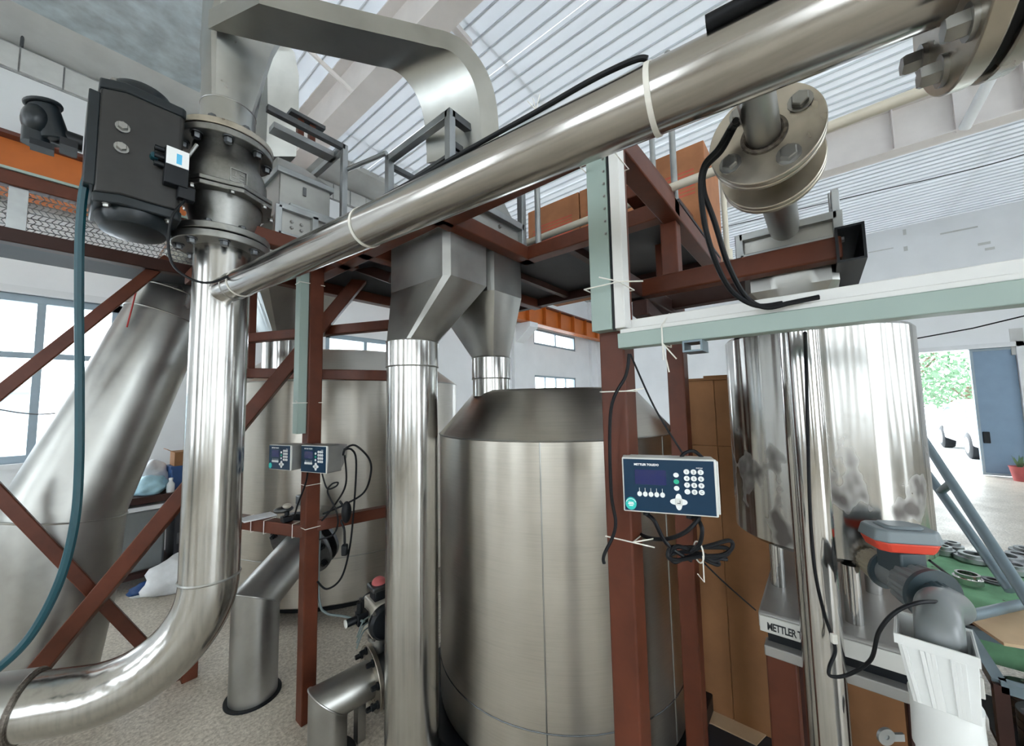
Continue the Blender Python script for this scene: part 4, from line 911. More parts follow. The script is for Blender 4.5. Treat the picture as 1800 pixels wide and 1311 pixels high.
# tie bar between the two frames
mb = MB(); mb.bar((lx1 + .015, ly0 + .02, lz1 - .13), (mx0 - .0175, my1 - .0, zat(mx0, my1, 272)), .0125, 12); tag(build(mb, 'tie_bar', 'galvanised'), 'thin round tie bar between the two hopper frames', 'bar')
# far hopper feeding the rear tank
fc = XY(503, 600, 3.15); zfr = zt2 + .0
fh = thing('rear_hopper', 'dull steel hopper in the back above the wide rear tank', 'hopper', (fc[0], fc[1], zfr))
zf_mid = zat(fc[0], fc[1], 520)
loft([sq_ring((fc[0] + .06, fc[1], 3.05), .38, .36), sq_ring((fc[0] + .06, fc[1], zf_mid), .38, .36), ci_ring((fc[0], fc[1], zat(fc[0], fc[1], 596)), .17)], 'chute', 'steel_dull', fh)
mb = MB(); mb.lathe([(.17, zs2 - .0), (.17, zat(fc[0], fc[1], 596))], (fc[0], fc[1], 0), Zv, 40, False); build(mb, 'collar', 'steel_pipe', fh)
# right hopper on its bracket beams, with its chrome downpipe
hx0, hx1 = 1.225, 1.465
hyl, hyr = PXp(1300, 430, hx0).y, PXp(1476, 430, hx0).y
hz0, hz1 = zz + .029, PXp(1390, 392, hx0).z
rh = thing('right_hopper', 'small stainless feed hopper hung from the bracket beams at upper right', 'hopper', ((hx0 + hx1) / 2, (hyl + hyr) / 2, zz - .1))
fs = .02
for (x_, y_, zt) in ((hx0, hyl, hz1), (hx0, hyr, hz1), (hx1, hyl, hz1), (hx1, hyr, hz1 + .0), ((hx0 + hx1) / 2, hyr, hz1 + .10)): square_post((x_, y_, hz0), (x_, y_, zt), fs, rh)
for y_ in (hyl, hyr): square_post((hx0, y_, hz1 - .01), (hx1, y_, hz1 - .01), fs, rh, 'frame_rail')
for x_ in (hx0, hx1): square_post((x_, hyl, hz1 - .01), (x_, hyr, hz1 - .01), fs, rh, 'frame_rail')
square_post((hx0, hyl, hz0 + .01), (hx0, hyr, hz0 + .01), fs, rh, 'frame_rail')
square_post((hx0 + .02, hyr, hz1 + .06), (hx1, hyr, hz1 + .06), .016, rh, 'frame_rail'); square_post((hx0 + .02, hyr, hz1 + .0), (hx0 + .02, hyr, hz1 + .06), .016, rh)
mb = MB(); mb.box2((hx0 + .006, hyr + .01, hz0), (hx0 + .010, hyl - .01, hz1 - .02)); build(mb, 'side_panel', 'steel_dull', rh)
mb = MB(); mb.box2((hx0 + .01, hyr + .004, hz0), (hx1 - .01, hyr + .008, hz1 - .02)); build(mb, 'side_panel', 'steel_dull', rh)
spe = gF + nb_ * .13; spx = Vector((hx0 + .11, (hyl + hyr) / 2, hz1 - .03))
mb = MB(); mb.tube(spline([spe, spe + nb_ * .06, Vector((spx.x - .05, spx.y + (spe.y - spx.y) * .4, spe.z - .012)), Vector((spx.x - .008, spx.y, spe.z - .05)), spx], 8), .034, 28); build(mb, 'inlet_bend', 'steel_dull', pbp)
cd = XY(1400, 560, 1.06)
hm = ((hx0 + hx1) / 2, (hyl + hyr) / 2)
zlo = PXp(1400, 545, hx0).z
loft([sq_ring((hm[0], hm[1], hz0), .115, (hyl - hyr) / 2 - .004), sq_ring((hm[0], hm[1], zz - .06), .115, (hyl - hyr) / 2 - .004), ci_ring((cd[0], cd[1], zlo - .02), .047)], 'chute', 'steel_dull', rh)
mb = MB(); mb.cyl((cd[0], cd[1], .0), (cd[0], cd[1], zlo), .0455, None, 48); build(mb, 'downpipe', 'steel_bright', rh)

# ================================================================ WIDE INCLINED PIPE on the left
FY = 3.42
f0 = PYp(112, 905, FY); f1 = PYp(300, 545, FY); f2 = PYp(372, 400, FY)
fat = thing('wide_inclined_pipe', 'very wide stainless pipe leaning up to the right in front of the left window', 'pipe', (f0.x, FY, 0))
dU = (f1 - f0).normalized()
r_lo, r_hi = .258, .205
mb = MB(); mb.tube([(f0.x - .06, FY, .0), (f0.x - .01, FY, f0.z * .5), f0 + Vector((0, 0, -.02)), f0 + dU * .06], [.225, .243, r_lo, r_lo - .004], 64, False); build(mb, 'lower_section', 'steel_dull', fat)
mb = MB(); mb.tube([f0 + dU * .04, f0.lerp(f1, .5), f1 - dU * .06], [r_lo - .003, (r_lo + r_hi) / 2, r_hi + .006], 64, False); build(mb, 'inclined_section', 'steel_dull', fat)
mb = MB(); mb.tube([f1 - dU * .07, f1 + dU * .10], [r_hi + .012, r_hi - .002], 64, False); build(mb, 'sleeve', 'steel_duct', fat)
mb = MB(); mb.tube([f1 + dU * .08, f1.lerp(f2, .6), f2 + dU * .4], [r_hi - .012, .175, .13], 64, False); build(mb, 'taper', 'steel_duct', fat)
for c_, a_, r_ in ((f0, (dU + Zv).normalized(), r_lo + .004), (f1 - dU * .07, dU, r_hi + .012), (f1 + dU * .10, dU, r_hi)): mb = MB(); mb.torus(c_, a_, r_, .005, 56, 6); build(mb, 'weld_seam', 'steel_dull', fat)

# ================================================================ FLOOR STUBS WITH VALVES
def stub(name, label, base, r, ztop_, d_to, mat='steel_dull'):
    t = thing(name, label, 'pipe', base); base = Vector(base)
    mb = MB(); n = 48; dirn = Vector(d_to).normalized(); hv = Vector((dirn.x, dirn.y, 0)).normalized(); sv = Zv.cross(hv)
    top = Vector((base.x, base.y, ztop_)); nrm = (Zv + dirn).normalized()
    low = [base + hv * (r * math.cos(2 * math.pi * k / n)) + sv * (r * math.sin(2 * math.pi * k / n)) for k in range(n)]
    mit = []
    for v in low:                                       # where each side line meets the mitre plane
        p = Vector((v.x, v.y, ztop_)); dd = -(p - top).dot(nrm) / nrm.z; mit.append(p + Zv * dd)
    mb.rings([low, mit], False, False); build(mb, 'stub', mat, t)
    return t, top, dirn, mit
def circ(c, axis, r, n, hv):
    a = Vector(axis).normalized(); sv = Zv.cross(hv).normalized(); uv = a.cross(sv); return [Vector(c) - uv * (r * math.cos(2 * math.pi * k / n)) + sv * (r * math.sin(2 * math.pi * k / n)) for k in range(n)]
def stub_arm(t, top, dirn, mit, r, L):
    """oblique arm from the mitre to its flange"""
    end = [m + dirn * (L - (m - top).dot(dirn)) for m in mit]; mb = MB(); mb.rings([mit, end], False, False); build(mb, 'arm', 'steel_dull', t)
    mb = MB(); mb.tube(mit + [mit[0]], .004, 6, False); build(mb, 'weld_seam', 'steel_dull', t)
    return top + dirn * L
g1 = PZp(445, 1222, 0); r1_ = .116; zt_s = zat(g1.x, g1.y, 1052)
dr1 = (Vector((*XY(520, 1000, 2.42), 0)) - Vector((g1.x, g1.y, 0))); dr1.z = .14
s1, top1, dn1, mit1 = stub('floor_elbow_pipe', 'fat mitred steel elbow pipe rising from a floor hole left of the brown post', (g1.x, g1.y, .001), r1_, zt_s, dr1)
e1 = stub_arm(s1, top1, dn1, mit1, r1_, .36)
mb = MB(); mb.annulus(e1, dn1, .10, .215, .022, 48); build(mb, 'flange', 'steel_dark', s1, .002); bolts(s1, e1, -dn1, .185, 8, .016, .03, 'black_plastic', .2)
mb = MB(); mb.annulus((g1.x, g1.y, .001), Zv, r1_ - .002, r1_ + .02, .008, 40); build(mb, 'floor_hole_ring', 'black_rubber', s1)  # flat black ring stands in for the dark hole in the floor
bv1 = thing('butterfly_valve', 'butterfly valve with a grey neck clamped behind the fat elbow pipe', 'valve', e1 + dn1 * .06)
mb = MB(); mb.annulus(e1 + dn1 * .023, dn1, .10, .165, .05, 40); build(mb, 'body', 'steel_dark', bv1); nk = e1 + dn1 * .048
mb = MB(); mb.cyl(nk + Zv * .15, nk + Zv * .24, .035, None, 20); mb.lathe([(.06, .235), (.06, .255)], nk, Zv, 24); build(mb, 'neck', 'steel_dull', bv1)
zn = nk.z + .255; mb = MB(); mb.box((nk.x, nk.y, zn + .03), .10, .08, .06); build(mb, 'gear_box', 'steel_dark', bv1, .006)
mb = MB(); mb.annulus(e1 + dn1 * .075, dn1, .10, .215, .022, 48); build(mb, 'flange', 'steel_dark', bv1)
rcv = Vector((RC.x, RC.y, 0)); ev = e1 + dn1 * .097
mb = MB(); hvv = (rcv - ev); hvv.z = 0; hl = hvv.length; hvv.normalize(); mb.tube([ev - dn1 * .02, ev + dn1 * .06, ev + dn1 * .10 + hvv * .08, Vector((0, 0, ev.z)) + Vector((rcv.x, rcv.y, 0)) - hvv * (RR - .01)], .12, 32); build(mb, 'outlet', 'steel_dull', bv1)
# second stub, front middle
g2 = PZp(575, 1335, 0); r2_ = .082; zt_2 = zat(g2.x, g2.y, 1232)
dr2 = P(660, 1205, 1.86) - P(575, 1232, 1.72); dr2.z = .012
s2_, top2, dn2, mit2 = stub('floor_elbow_pipe', 'slim mitred steel elbow pipe rising from the floor at the bottom edge', (g2.x, g2.y, .001), r2_, zt_2, dr2)
L2 = (P(652, 1212, 1.82) - top2).length; e2 = stub_arm(s2_, top2, dn2, mit2, r2_, L2)
mb = MB(); mb.annulus(e2, dn2, .07, .145, .020, 48); build(mb, 'flange', 'steel_flange', s2_, .002); bolts(s2_, e2, -dn2, .122, 8, .013, .034, 'black_plastic', .25)
mb = MB(); mb.annulus((g2.x, g2.y, .001), Zv, r2_ - .002, r2_ + .04, .006, 40); build(mb, 'floor_hole_ring', 'black_rubber', s2_)  # black ring drawn as the dark floor opening round this stub
g2b = PZp(632, 1300, 0); mb = MB(); mb.box2((g2b.x - .02, g2b.y - .02, .001), (g2b.x + .02, g2b.y + .02, top2.z - .06)); build(mb, 'prop', 'steel_dull', s2_)
av = thing('actuated_valve', 'butterfly valve with a beige and black pneumatic actuator and red indicator dome', 'valve', e2 + dn2 * .05)
mb = MB(); mb.annulus(e2 + dn2 * .021, dn2, .07, .115, .042, 40); build(mb, 'body', 'steel_dark', av)
mb = MB(); mb.annulus(e2 + dn2 * .064, dn2, .07, .145, .020, 48); build(mb, 'flange', 'steel_dark', av); bolts(av, e2 + dn2 * .084, dn2, .122, 8, .013, .03, 'black_plastic', .25)
mb = MB(); mb.cyl(e2 + dn2 * .084, e2 + dn2 * .12, r2_, None, 32); build(mb, 'outlet', 'steel_dull', av)
nk = e2 + dn2 * .042; ua = dn2; ub = Zv.cross(ua).normalized()
mb = MB(); mb.cyl(nk + Zv * .10, nk + Zv * .185, .030, None, 20); mb.lathe([(.052, .175), (.052, .195)], nk, Zv, 24); build(mb, 'neck', 'steel_cast', av)
ac = nk + Zv * .285
mb = MB(); mb.box(ac, .10, .15, .165, (ua, ub, Zv)); build(mb, 'actuator_body', 'actuator_pale', av, .01)
for sg in (-1, 1):
    mb = MB(); q = ac + ub * (sg * .075); mb.lathe([(.080, 0), (.080, .02), (.068, .034), (.02, .040)], q, ub * sg, 32); cpp = build(mb, 'end_cap', 'black_plastic', av)
    bolts(av, q + ub * (sg * .018), ub * sg, .082, 4, .007, .01, 'bolt_steel', .78); instance('avc', hexbolt(.010, .012), 'bolt_steel', 'bolt', q + ub * (sg * .038), ub * sg, av)
mb = MB(); mb.box(ac + Zv * .105, .07, .075, .05, (ua, ub, Zv)); build(mb, 'indicator_base', 'black_plastic', av, .006)
mb = MB(); mb.box(ac + Zv * .140, .095, .095, .026, (ua, ub, Zv)); ib = build(mb, 'indicator_box', 'steel_dark', av, .008)
mb = MB(); mb.ball(ac + Zv * .152, .036, .036, .030, None, 18, 6, 0, 1); build(mb, 'indicator_dome', 'pot_red', ib)
mb = MB(); so2 = ac - ua * .085 + Zv * .02; mb.box(so2, .05, .05, .055, (ua, ub, Zv)); mb.cyl(so2 + Zv * .02 - ua * .01, so2 + Zv * .075 - ua * .01, .014, None, 14); mb.cyl(so2 - ua * .02, so2 - ua * .075, .018, None, 14); sl = build(mb, 'solenoid', 'black_plastic', av, .003)
mb = MB(); mb.cyl(so2 - ua * .072, so2 - ua * .078, .019, None, 14); build(mb, 'solenoid_cap', 'terminal_case', sl)
for dz_ in (.02, -.005, -.03):
    mb = MB(); mb.tube(spline([ac - ua * .05 + Zv * dz_ - ub * .02, ac - ua * .095 + Zv * (dz_ + .005) - ub * .05, ac - ua * .12 + Zv * (dz_ - .06) - ub * .04], 6), .0036, 8); build(mb, 'air_line', 'thin_blue_hose', av)
mb = MB(); mb.tube(spline([P(640, 1092, 1.80), P(605, 1083, 1.9), P(575, 1078, 1.95), P(562, 1060, 1.98), P(560, 1000, 2.02), P(563, 930, 2.04)], 8), .006, 8); tag(build(mb, 'air_hose', 'thin_blue_hose'), 'thin grey air hose looping up from the actuated valve to the brown post', 'hose')

# ================================================================ CABLE TRUNKING
TX = p1.x - .036
tr = thing('cable_trunking', 'pale green cable trunking along the front brown post and out to the right', 'cable trunking', (p1.x, p1.y, 1.75))
zt0 = zat(TX - .03, p1.y + .02, 583); zt1 = zat(TX - .04, p1.y, 262)
mb = MB(); mb.box2((TX - .042, p1.y - .022, zt0), (TX, p1.y + .036, zt1)); build(mb, 'upright', 'trunking_green', tr, .002)
mb = MB(); mb.box2((TX - .040, p1.y - .058, zt0 + .0), (TX, p1.y - .030, zt1)); mb.box2((TX - .03, p1.y - .031, zt0), (TX, p1.y - .021, zt1)); build(mb, 'inner_upright', 'trunking_white', tr, .002)
mb = MB(); mb.box2((TX - .036, p1.y - .0295, zt0 - .002), (TX - .031, p1.y - .0225, zt1)); build(mb, 'gap', 'black_plastic', tr)
for k in range(9): instance('tsc', hexbolt(.0028, .004), 'bolt_steel', 'screw', (TX - .043, p1.y - .016, zt0 + .26 + .035 * k), -Xv, tr)
hb, ht = PXp(1090, 612, TX - .04).z, PXp(1090, 586, TX - .04).z
yA, yB = PXp(1086, 600, TX - .04).y, -1.15
mb = MB(); mb.box2((TX - .042, yB, hb), (TX, yA, ht)); build(mb, 'run', 'trunking_green', tr, .002)
mb = MB(); mb.box2((TX - .034, yB, ht), (TX + .02, yA - .004, ht + .012)); build(mb, 'inner_run', 'trunking_white', tr, .002)
mb = MB(); mb.box2((TX - .002, yB, ht + .012), (TX + .02, yA - .012, ht + .04)); build(mb, 'inner_run', 'trunking_white', tr, .002)
cl = PXp(1222, 600, TX - .02); mb = MB(); mb.hollow((TX - .05, cl.y, hb - .014), (TX + .01, cl.y, hb - .014), .042, .026, .004, Zv); build(mb, 'clip', 'ladder_blue', tr)
# green channel on the middle post
gx, gy = p3.x - .036, p3.y
mb = MB(); zg0 = zat(gx - .02, gy, 762); mb.box2((gx - .045, gy - .018, zg0), (gx - .0005, gy + .045, ZB - .075)); ch = build(mb, 'cable_channel', 'trunking_green', None, .002); tag(ch, 'pale green cable channel on the brown post beside the two small terminals', 'cable trunking')
for i, (py) in enumerate((500, 708)):
    z = zat(gx, gy, py); mb = MB(); cs = [(gx - .047, gy - .0205), (p3.x + .0375, gy - .0375), (p3.x + .0375, gy + .047), (gx - .047, gy + .047)]
    mb.tube([(*c, z) for c in cs] + [(*cs[0], z)], .0022, 6)
    mb.tube([(cs[0][0], cs[0][1], z), (cs[0][0] - .02, cs[0][1] - .03, z - .01 + .02 * i)], .0022, 6)
    tag(build(mb, 'wire_tie', 'zip_white'), ('white wire tied round the green channel just under the cross pipe', 'white wire tied round the green channel near its lower end')[i], 'wire tie', 'white wire ties on the posts')

# ================================================================ WEIGHING TERMINALS
def terminal(name, label, TL, TR, h, depth, big):
    TL, TR = Vector(TL), Vector(TR); TR.z = TL.z; r = (TR - TL).normalized(); n = r.cross(Zv).normalized()
    if n.dot(CF) > 0: n = -n
    W = (TR - TL).length; ax = (r, Zv, n)
    def at(u, v, o=0.0): return TL + r * (u * W) - Zv * (v * h) + n * o       # u, v from the top left corner
    t = thing(name, label, 'weighing terminal', at(.5, 1, -depth / 2))
    mb = MB(); mb.box(at(.5, .5, -depth / 2), W, h, depth, ax); build(mb, 'case', 'terminal_case' if big else 'terminal_steel', t, .004)
    mb = MB(); mb.box(at(.5, .5, .0015), W * 1.0, h * 1.0, .006, ax); build(mb, 'bezel', 'terminal_case', t, .003)
    mb = MB(); mb.box(at(.495, .5, .0042), W * .96, h * .945, .002, ax); fp = build(mb, 'front_panel', 'panel_blue', t)
    mb = MB(); mb.box(at(.31, .35, .0052), W * .34, h * .27, .0012, ax); build(mb, 'screen', 'screen_blue', fp)
    text_mesh('METTLER TOLEDO', 'brand_lettering', 'print_white', at(.135, .140, .0053), r, Zv, n, h * .052, fp, 'LEFT', h * .0022, .0002)
    text_mesh('IND560', 'type_lettering', 'print_white', at(.795, .165, .0053), r, Zv, n, h * .032, fp, 'LEFT', .0, .0002)
    def disc(u, v, ru, rv, nm, mat, o=.0052, th=.0016): 
        mb = MB(); c = at(u, v, o); mb.rings([[c + r * (ru * W * math.cos(2 * math.pi * k / 20)) + Zv * (rv * h * math.sin(2 * math.pi * k / 20)) + n * d_ for k in range(20)] for d_ in (0, th)]); return build(mb, nm, mat, fp)
    kd = []
    for i in range(5):
        u = .185 + i * .062; kd.append(disc(u, .66, .026, .045, 'soft_key', 'key_white'))
        mb = MB(); mb.box(at(u, .585, .0056), W * .005, h * .07, .0008, ax); build(mb, 'key_mark', 'print_white', fp)
    for i, m_ in enumerate(('key_white', 'key_green', 'key_white')): kd.append(disc(.585, .29 + i * .118, .029, .042, 'function_key', m_))
    k_ = 0
    for j in range(4):
        for i in range(3):
            disc(.695 + i * .072, .225 + j * .117, .030, .046, 'number_key', 'key_white'); lab = '7894561230C.'[k_]; k_ += 1
            lab = ('123', '456', '789', '.0C')[j][i]
            text_mesh(lab, 'key_digit', 'print_black', at(.695 + i * .072, .225 + j * .117 + .022, .0070), r, Zv, n, h * .062, fp, 'CENTER', 0, .0002)
    mb = MB(); c = at(.60, .765, .0052); pts = []
    for k in range(48):
        a = 2 * math.pi * k / 48; rad = .145 * h * (.78 + .22 * math.cos(4 * a)); pts.append(c + r * (rad * math.cos(a)) + Zv * (rad * math.sin(a)))
    mb.prism(pts, n * .0018); nk_ = build(mb, 'navigation_key', 'key_white', fp)
    mb = MB(); mb.box(at(.60, .765, .0074), h * .115, h * .115, .0012, ax); build(mb, 'enter_key', 'terminal_case', nk_, .0005)
    for (du, dv, w_, h_) in ((.012, .0, .006, .06), (-.002, .022, .03, .012)): mb = MB(); mb.box(at(.60 + du, .765 + dv, .0082), W * w_, h * h_, .0006, ax); build(mb, 'enter_mark', 'print_black', nk_)
    return t, at, ax, W, fp, disc
tT, tAt, tAx, tW, tfp, tdisc = terminal('weighing_terminal', 'large blue weighing terminal with keypad fixed in front of the brown post', P(1093, 803, .955), P(1258, 810, .885), .133, .055, True)
tdisc(.085, .845, .062, .115, 'round_sticker', 'sticker_teal'); tn = tAx[2]; tr_ = tAx[0]
for (v, w_) in ((.825, .055), (.850, .065), (.880, .045)): mb = MB(); mb.box(tAt(.085, v, .0072), tW * w_, .0022, .0006, tAx); build(mb, 'sticker_print', 'print_white', tfp)
mb = MB(); c = tAt(.085, .845, .0072)
mb.tube([c + tr_ * (.0118 * math.cos(a / 10 * math.pi + .3)) + Zv * (.0118 * math.sin(a / 10 * math.pi + .3)) for a in range(9)], .0007, 4); build(mb, 'sticker_print', 'print_white', tfp)
mb = MB(); q = tAt(.93, .5, -.03); mb.box(tAt(1.012, .5, -.022), .006, .133 * .93, .035, tAx); build(mb, 'side_clamp', 'terminal_case', tT, .002)
mb = MB(); mb.beam(tAt(.22, .3, -.05), (p1.x - .02, p1.y - .02, tAt(.22, .3).z), .05, .03); build(mb, 'bracket', 'terminal_steel', tT)
for u in (.25, .72, .80): mb = MB(); mb.cyl(tAt(u, 1.0, -.03), tAt(u, 1.11, -.03), .0085, None, 12); build(mb, 'cable_gland', 'black_plastic', tT)
zt_l = P(476, 783, 1.93)
def small_term(label, pxl, pxr, py0, d0, d1, h, depth):
    t, at, ax, W, fp, disc = terminal('weighing_terminal', label, P(pxl, py0, d0), P(pxr, py0 + 1, d1), h, depth, False)
    n = ax[2]; mb = MB(); b0 = [at(0.03, .04, -depth), at(.97, .04, -depth), at(.97, .96, -depth), at(.03, .96, -depth)]; b1 = [at(.1, .04, -depth - .05), at(.9, .04, -depth - .05), at(.9, .55, -depth - .05), at(.1, .55, -depth - .05)]
    mb.rings([b0, b1]); build(mb, 'rear_housing', 'terminal_steel', t, .004); return t, at, ax, disc
tA, aA, xA, dA = small_term('small blue terminal on the middle brown post, left one of the pair', 475, 513, 781, 1.90, 1.835, .122, .075)
dA(.09, .84, .07, .11, 'round_sticker', 'sticker_teal')
tB, aB, xB, dB = small_term('small blue terminal on the middle brown post, right one of the pair', 531, 576, 782, 1.86, 1.79, .130, .085)
mb = MB(); mb.beam(aA(1.0, .35, -.06), aB(.0, .35, -.06), .05, .03); build(mb, 'bracket', 'terminal_steel', tA)

# ================================================================ CABLES
def cable(label, pts, r=.005, mat='black_rubber', name='black_cable', cat='cable', n=8, group=None):
    mb = MB(); mb.tube(spline(pts, n), r, 8); o = build(mb, name, mat); tag(o, label, cat, group); return o
cable('teal air hose hanging from the dark actuator down to the lower left corner', [(ax1 - .08, ay - .155, az - .012), P(262, 287, 1.38), P(225, 273, 1.33), P(185, 277, 1.29), P(152, 315, 1.28), P(141, 400, 1.28), P(139, 520, 1.28), P(140, 680, 1.28), P(139, 820, 1.27), P(131, 920, 1.25), P(105, 1020, 1.22), P(55, 1115, 1.18), P(-10, 1180, 1.13), P(-70, 1215, 1.08)], .0125, 'teal_hose', 'air_hose', 'hose', 10)
cable('black cable looping from the solenoid valve to the long cross pipe', [(ax1 + .01, ay - .155, az - .14), P(303, 380, 1.36), P(296, 430, 1.36), P(306, 468, 1.37), P(340, 492, 1.38), P(378, 495, 1.40), onB(432) + up_ * (BR + .004) - far * .004, onB(452) + up_ * (BR + .004)], .0045)
cable('black cable running down the front of the terminal post', [P(1106, 622, .955), P(1100, 660, .955), P(1074, 720, .965), P(1074, 860, .968), P(1082, 925, .965), P(1062, 975, .965), P(1062, 990, .965)], .0045)
cable('thin dark cord slanting from the trunking to the top of the large terminal', [P(1108, 622, 1.02), P(1150, 715, 1.0), P(1200, 797, .95)], .0025)
cable('black cable arching over the top of the large terminal', [P(1196, 806, .94), P(1204, 796, .945), P(1220, 793, .945), P(1236, 806, .93)], .0045)
cable('black cable hanging from the large terminal into the coiled bundle', [tAt(.25, 1.1, -.03), P(1150, 915, .93), P(1165, 945, .93), P(1182, 965, .93), P(1215, 985, .93)], .005)
cable('black cable swinging from behind the post to the right side of the large terminal', [P(1115, 933, 1.05), P(1140, 945, .98), P(1172, 947, .93), P(1205, 935, .90), P(1228, 910, .90), tAt(.72, 1.1, -.03)], .005)
cable('black cable hanging straight from the right side of the large terminal', [tAt(.80, 1.1, -.03), P(1234, 930, .89), P(1230, 955, .90), P(1215, 970, .91)], .005)
cb_o = [P(1176, 975, .93), P(1190, 960, .92), P(1215, 966, .92), P(1250, 958, .915), P(1282, 950, .915), P(1287, 962, .915), P(1270, 975, .915), P(1230, 978, .915), P(1190, 984, .92), P(1174, 978, .925), P(1180, 962, .93), P(1210, 962, .925), P(1245, 962, .92), P(1276, 963, .92), P(1280, 972, .92), P(1255, 985, .92), P(1232, 975, .92), P(1205, 980, .93), P(1186, 988, .93), P(1178, 976, .93), P(1200, 970, .935), P(1235, 974, .93), P(1262, 988, .925), P(1258, 992, .925), P(1236, 980, .925), P(1278, 983, .92)]
cc = cable('coiled bundle of black cable hanging below the large terminal', cb_o, .0048, 'black_rubber', 'cable_coil', 'cable', 8)
mb = MB(); q = P(1228, 970, .915); mb.torus(q, CR, .024, .0018, 20, 6); mb.tube([q + CF * -.02, q - Zv * .06 - CF * .02, P(1226, 1008, .90)], .0014, 5); build(mb, 'tie', 'zip_white', cc)
cable('thin dark cord slanting from the coiled bundle to the bench scale corner', [P(1236, 988, .93), P(1280, 1030, 1.05), P(1328, 1072, 1.165)], .0022)
cable('pair cable hanging from the flanged branch pipe to the green trunking, left strand', [J + nb_ * .06 - Zv * .03 + Yv * .028, P(1284, 225, .66), P(1262, 262, .67), P(1238, 290, .69), P(1232, 330, .70), P(1240, 400, .72), P(1262, 470, .74), P(1290, 515, .76), P(1330, 537, .76), P(1375, 533, .745)], .005)
cable('pair cable hanging from the flanged branch pipe to the green trunking, right strand', [J + nb_ * .07 - Zv * .03 + Yv * .028, P(1290, 225, .67), P(1268, 265, .68), P(1240, 296, .70), P(1237, 335, .71), P(1256, 390, .72), P(1280, 465, .74), P(1310, 520, .76), P(1345, 540, .755), P(1390, 532, .74), P(1440, 522, .72)], .005)
cable('black cord hanging down the chrome downpipe from the trunking', [P(1415, 585, .80), P(1417, 640, .90), P(1420, 760, .93), P(1424, 900, .93), P(1432, 1000, .925), P(1448, 1075, .92), P(1463, 1120, .91), P(1468, 1145, .90), P(1458, 1172, .89), P(1460, 1188, .88), P(1490, 1186, .86), P(1530, 1160, .82), P(1545, 1110, .79), P(1575, 1075, .78), P(1620, 1058, .77), P(1665, 1060, .79), P(1690, 1068, .82)], .0038, n=10)
mb = MB(); mb.box(P(1466, 1122, .905), .012, .010, .022, (CR, CF, Zv)); tag(build(mb, 'wire_joint', 'zip_white', None, .002), 'small white taped wire joint beside the chrome downpipe', 'connector')
# cables by the pair of terminals
cable('black cable arching out to the right from the right small terminal', [P(603, 800, 1.86), P(608, 788, 1.86), P(625, 783, 1.88), P(648, 805, 1.9), P(652, 830, 1.9), P(640, 865, 1.92), P(605, 887, 1.95), P(568, 903, 1.98)], .005)
cable('black cable falling from the right small terminal to the valve below', [P(604, 790, 1.86), P(618, 790, 1.88), P(626, 810, 1.9), P(623, 880, 1.92), P(615, 960, 1.92), P(600, 1015, 1.93), P(575, 1035, 1.94), P(558, 1022, 1.96)], .005)
cable('black cable crossing behind the middle brown post below the terminals', [P(606, 800, 1.86), P(608, 850, 1.89), P(590, 885, 1.93), P(566, 915, 1.97)], .0045)
cable('black cable with a small loop beside the middle brown post', [P(566, 832, 1.9), P(575, 858, 1.9), P(590, 855, 1.9), P(594, 848, 1.9), P(583, 851, 1.9), P(576, 865, 1.9), P(590, 895, 1.91), P(594, 920, 1.92), P(585, 940, 1.93), P(562, 948, 1.96)], .0042)
pg = cable('black power cord with a moulded plug hanging in front of the rear tank', [P(597, 880, 1.92), P(607, 895, 1.92), P(613, 908, 1.92), P(600, 915, 1.92), P(605, 930, 1.92), P(606, 955, 1.92)], .006)
mb = MB(); mb.box(P(606, 966, 1.92), .03, .03, .055, (CR, CF, Zv)); build(mb, 'plug', 'black_plastic', pg, .008)
mb = MB(); mb.ball(P(609, 900, 1.92), .026, .02, .055); build(mb, 'cord_bundle', 'black_rubber', pg)
cable('black cable hanging along the left face of the middle brown post', [P(541, 830, 1.92), P(537, 850, 1.93), P(524, 885, 1.95), P(518, 905, 1.98)], .0045)
# ties on posts
def post_tie(label, p, s, z, tail, r=.0018):
    h = s / 2 + r * .8; mb = MB(); cs = [(p.x - h, p.y - h), (p.x + h, p.y - h), (p.x + h, p.y + h), (p.x - h, p.y + h)]
    mb.tube([(*c, z) for c in cs] + [(*cs[0], z)], r, 6); c = Vector((cs[0][0], cs[0][1], z))
    for t in tail: mb.tube([c, c + Vector(t)], r, 6)
    tag(build(mb, 'wire_tie', 'zip_white'), label, 'wire tie', 'white wire ties on the posts')
post_tie('white wire tied round the front brown post above the large terminal', p1, .072, zat(p1.x - .04, p1.y, 688), [(.02, -.04, .006)])
post_tie('white wire tied round the front brown post below the large terminal', p1, .072, zat(p1.x - .04, p1.y, 948), [(.03, -.05, .012), (.03, -.045, -.012)])
post_tie('white wire tied round the middle brown post under the terminals', p3, .074, zat(p3.x, p3.y, 850), [])
post_tie('white wire tied round the middle brown post at the cross beam', p3, .074, zat(p3.x, p3.y, 925), [])
for i, (px, lab) in enumerate(((440, 'nearest the tall pipe'), (456, 'second one'), (478, 'beside the small clamp'), (524, 'against the middle post'))):
    f_ = (530 - px) / 125; c = Vector((p3.x, p3.y, .94)).lerp(Vector((p4.x, p4.y, .94)), min(.95, f_ * .62 + .06)); bdv = (p4 - p3).normalized(); sv = Vector((-bdv.y, bdv.x, 0))
    mb = MB(); mb.tube([c + sv * a + Zv * b for a, b in ((-.035, -.035), (.035, -.035), (.035, .035), (-.035, .035), (-.035, -.035))], .0022, 6); tag(build(mb, 'wire_tie', 'zip_white'), 'white wire round the low beam left of the middle post, ' + lab, 'wire tie', 'white wire ties on the posts')
post_tie('white wire tied round the green trunking upright', Vector((TX - .021, p1.y - .01, 0)), .096, zat(TX - .04, p1.y, 508), [(-.01, .05, .02), (.0, -.06, -.012)])
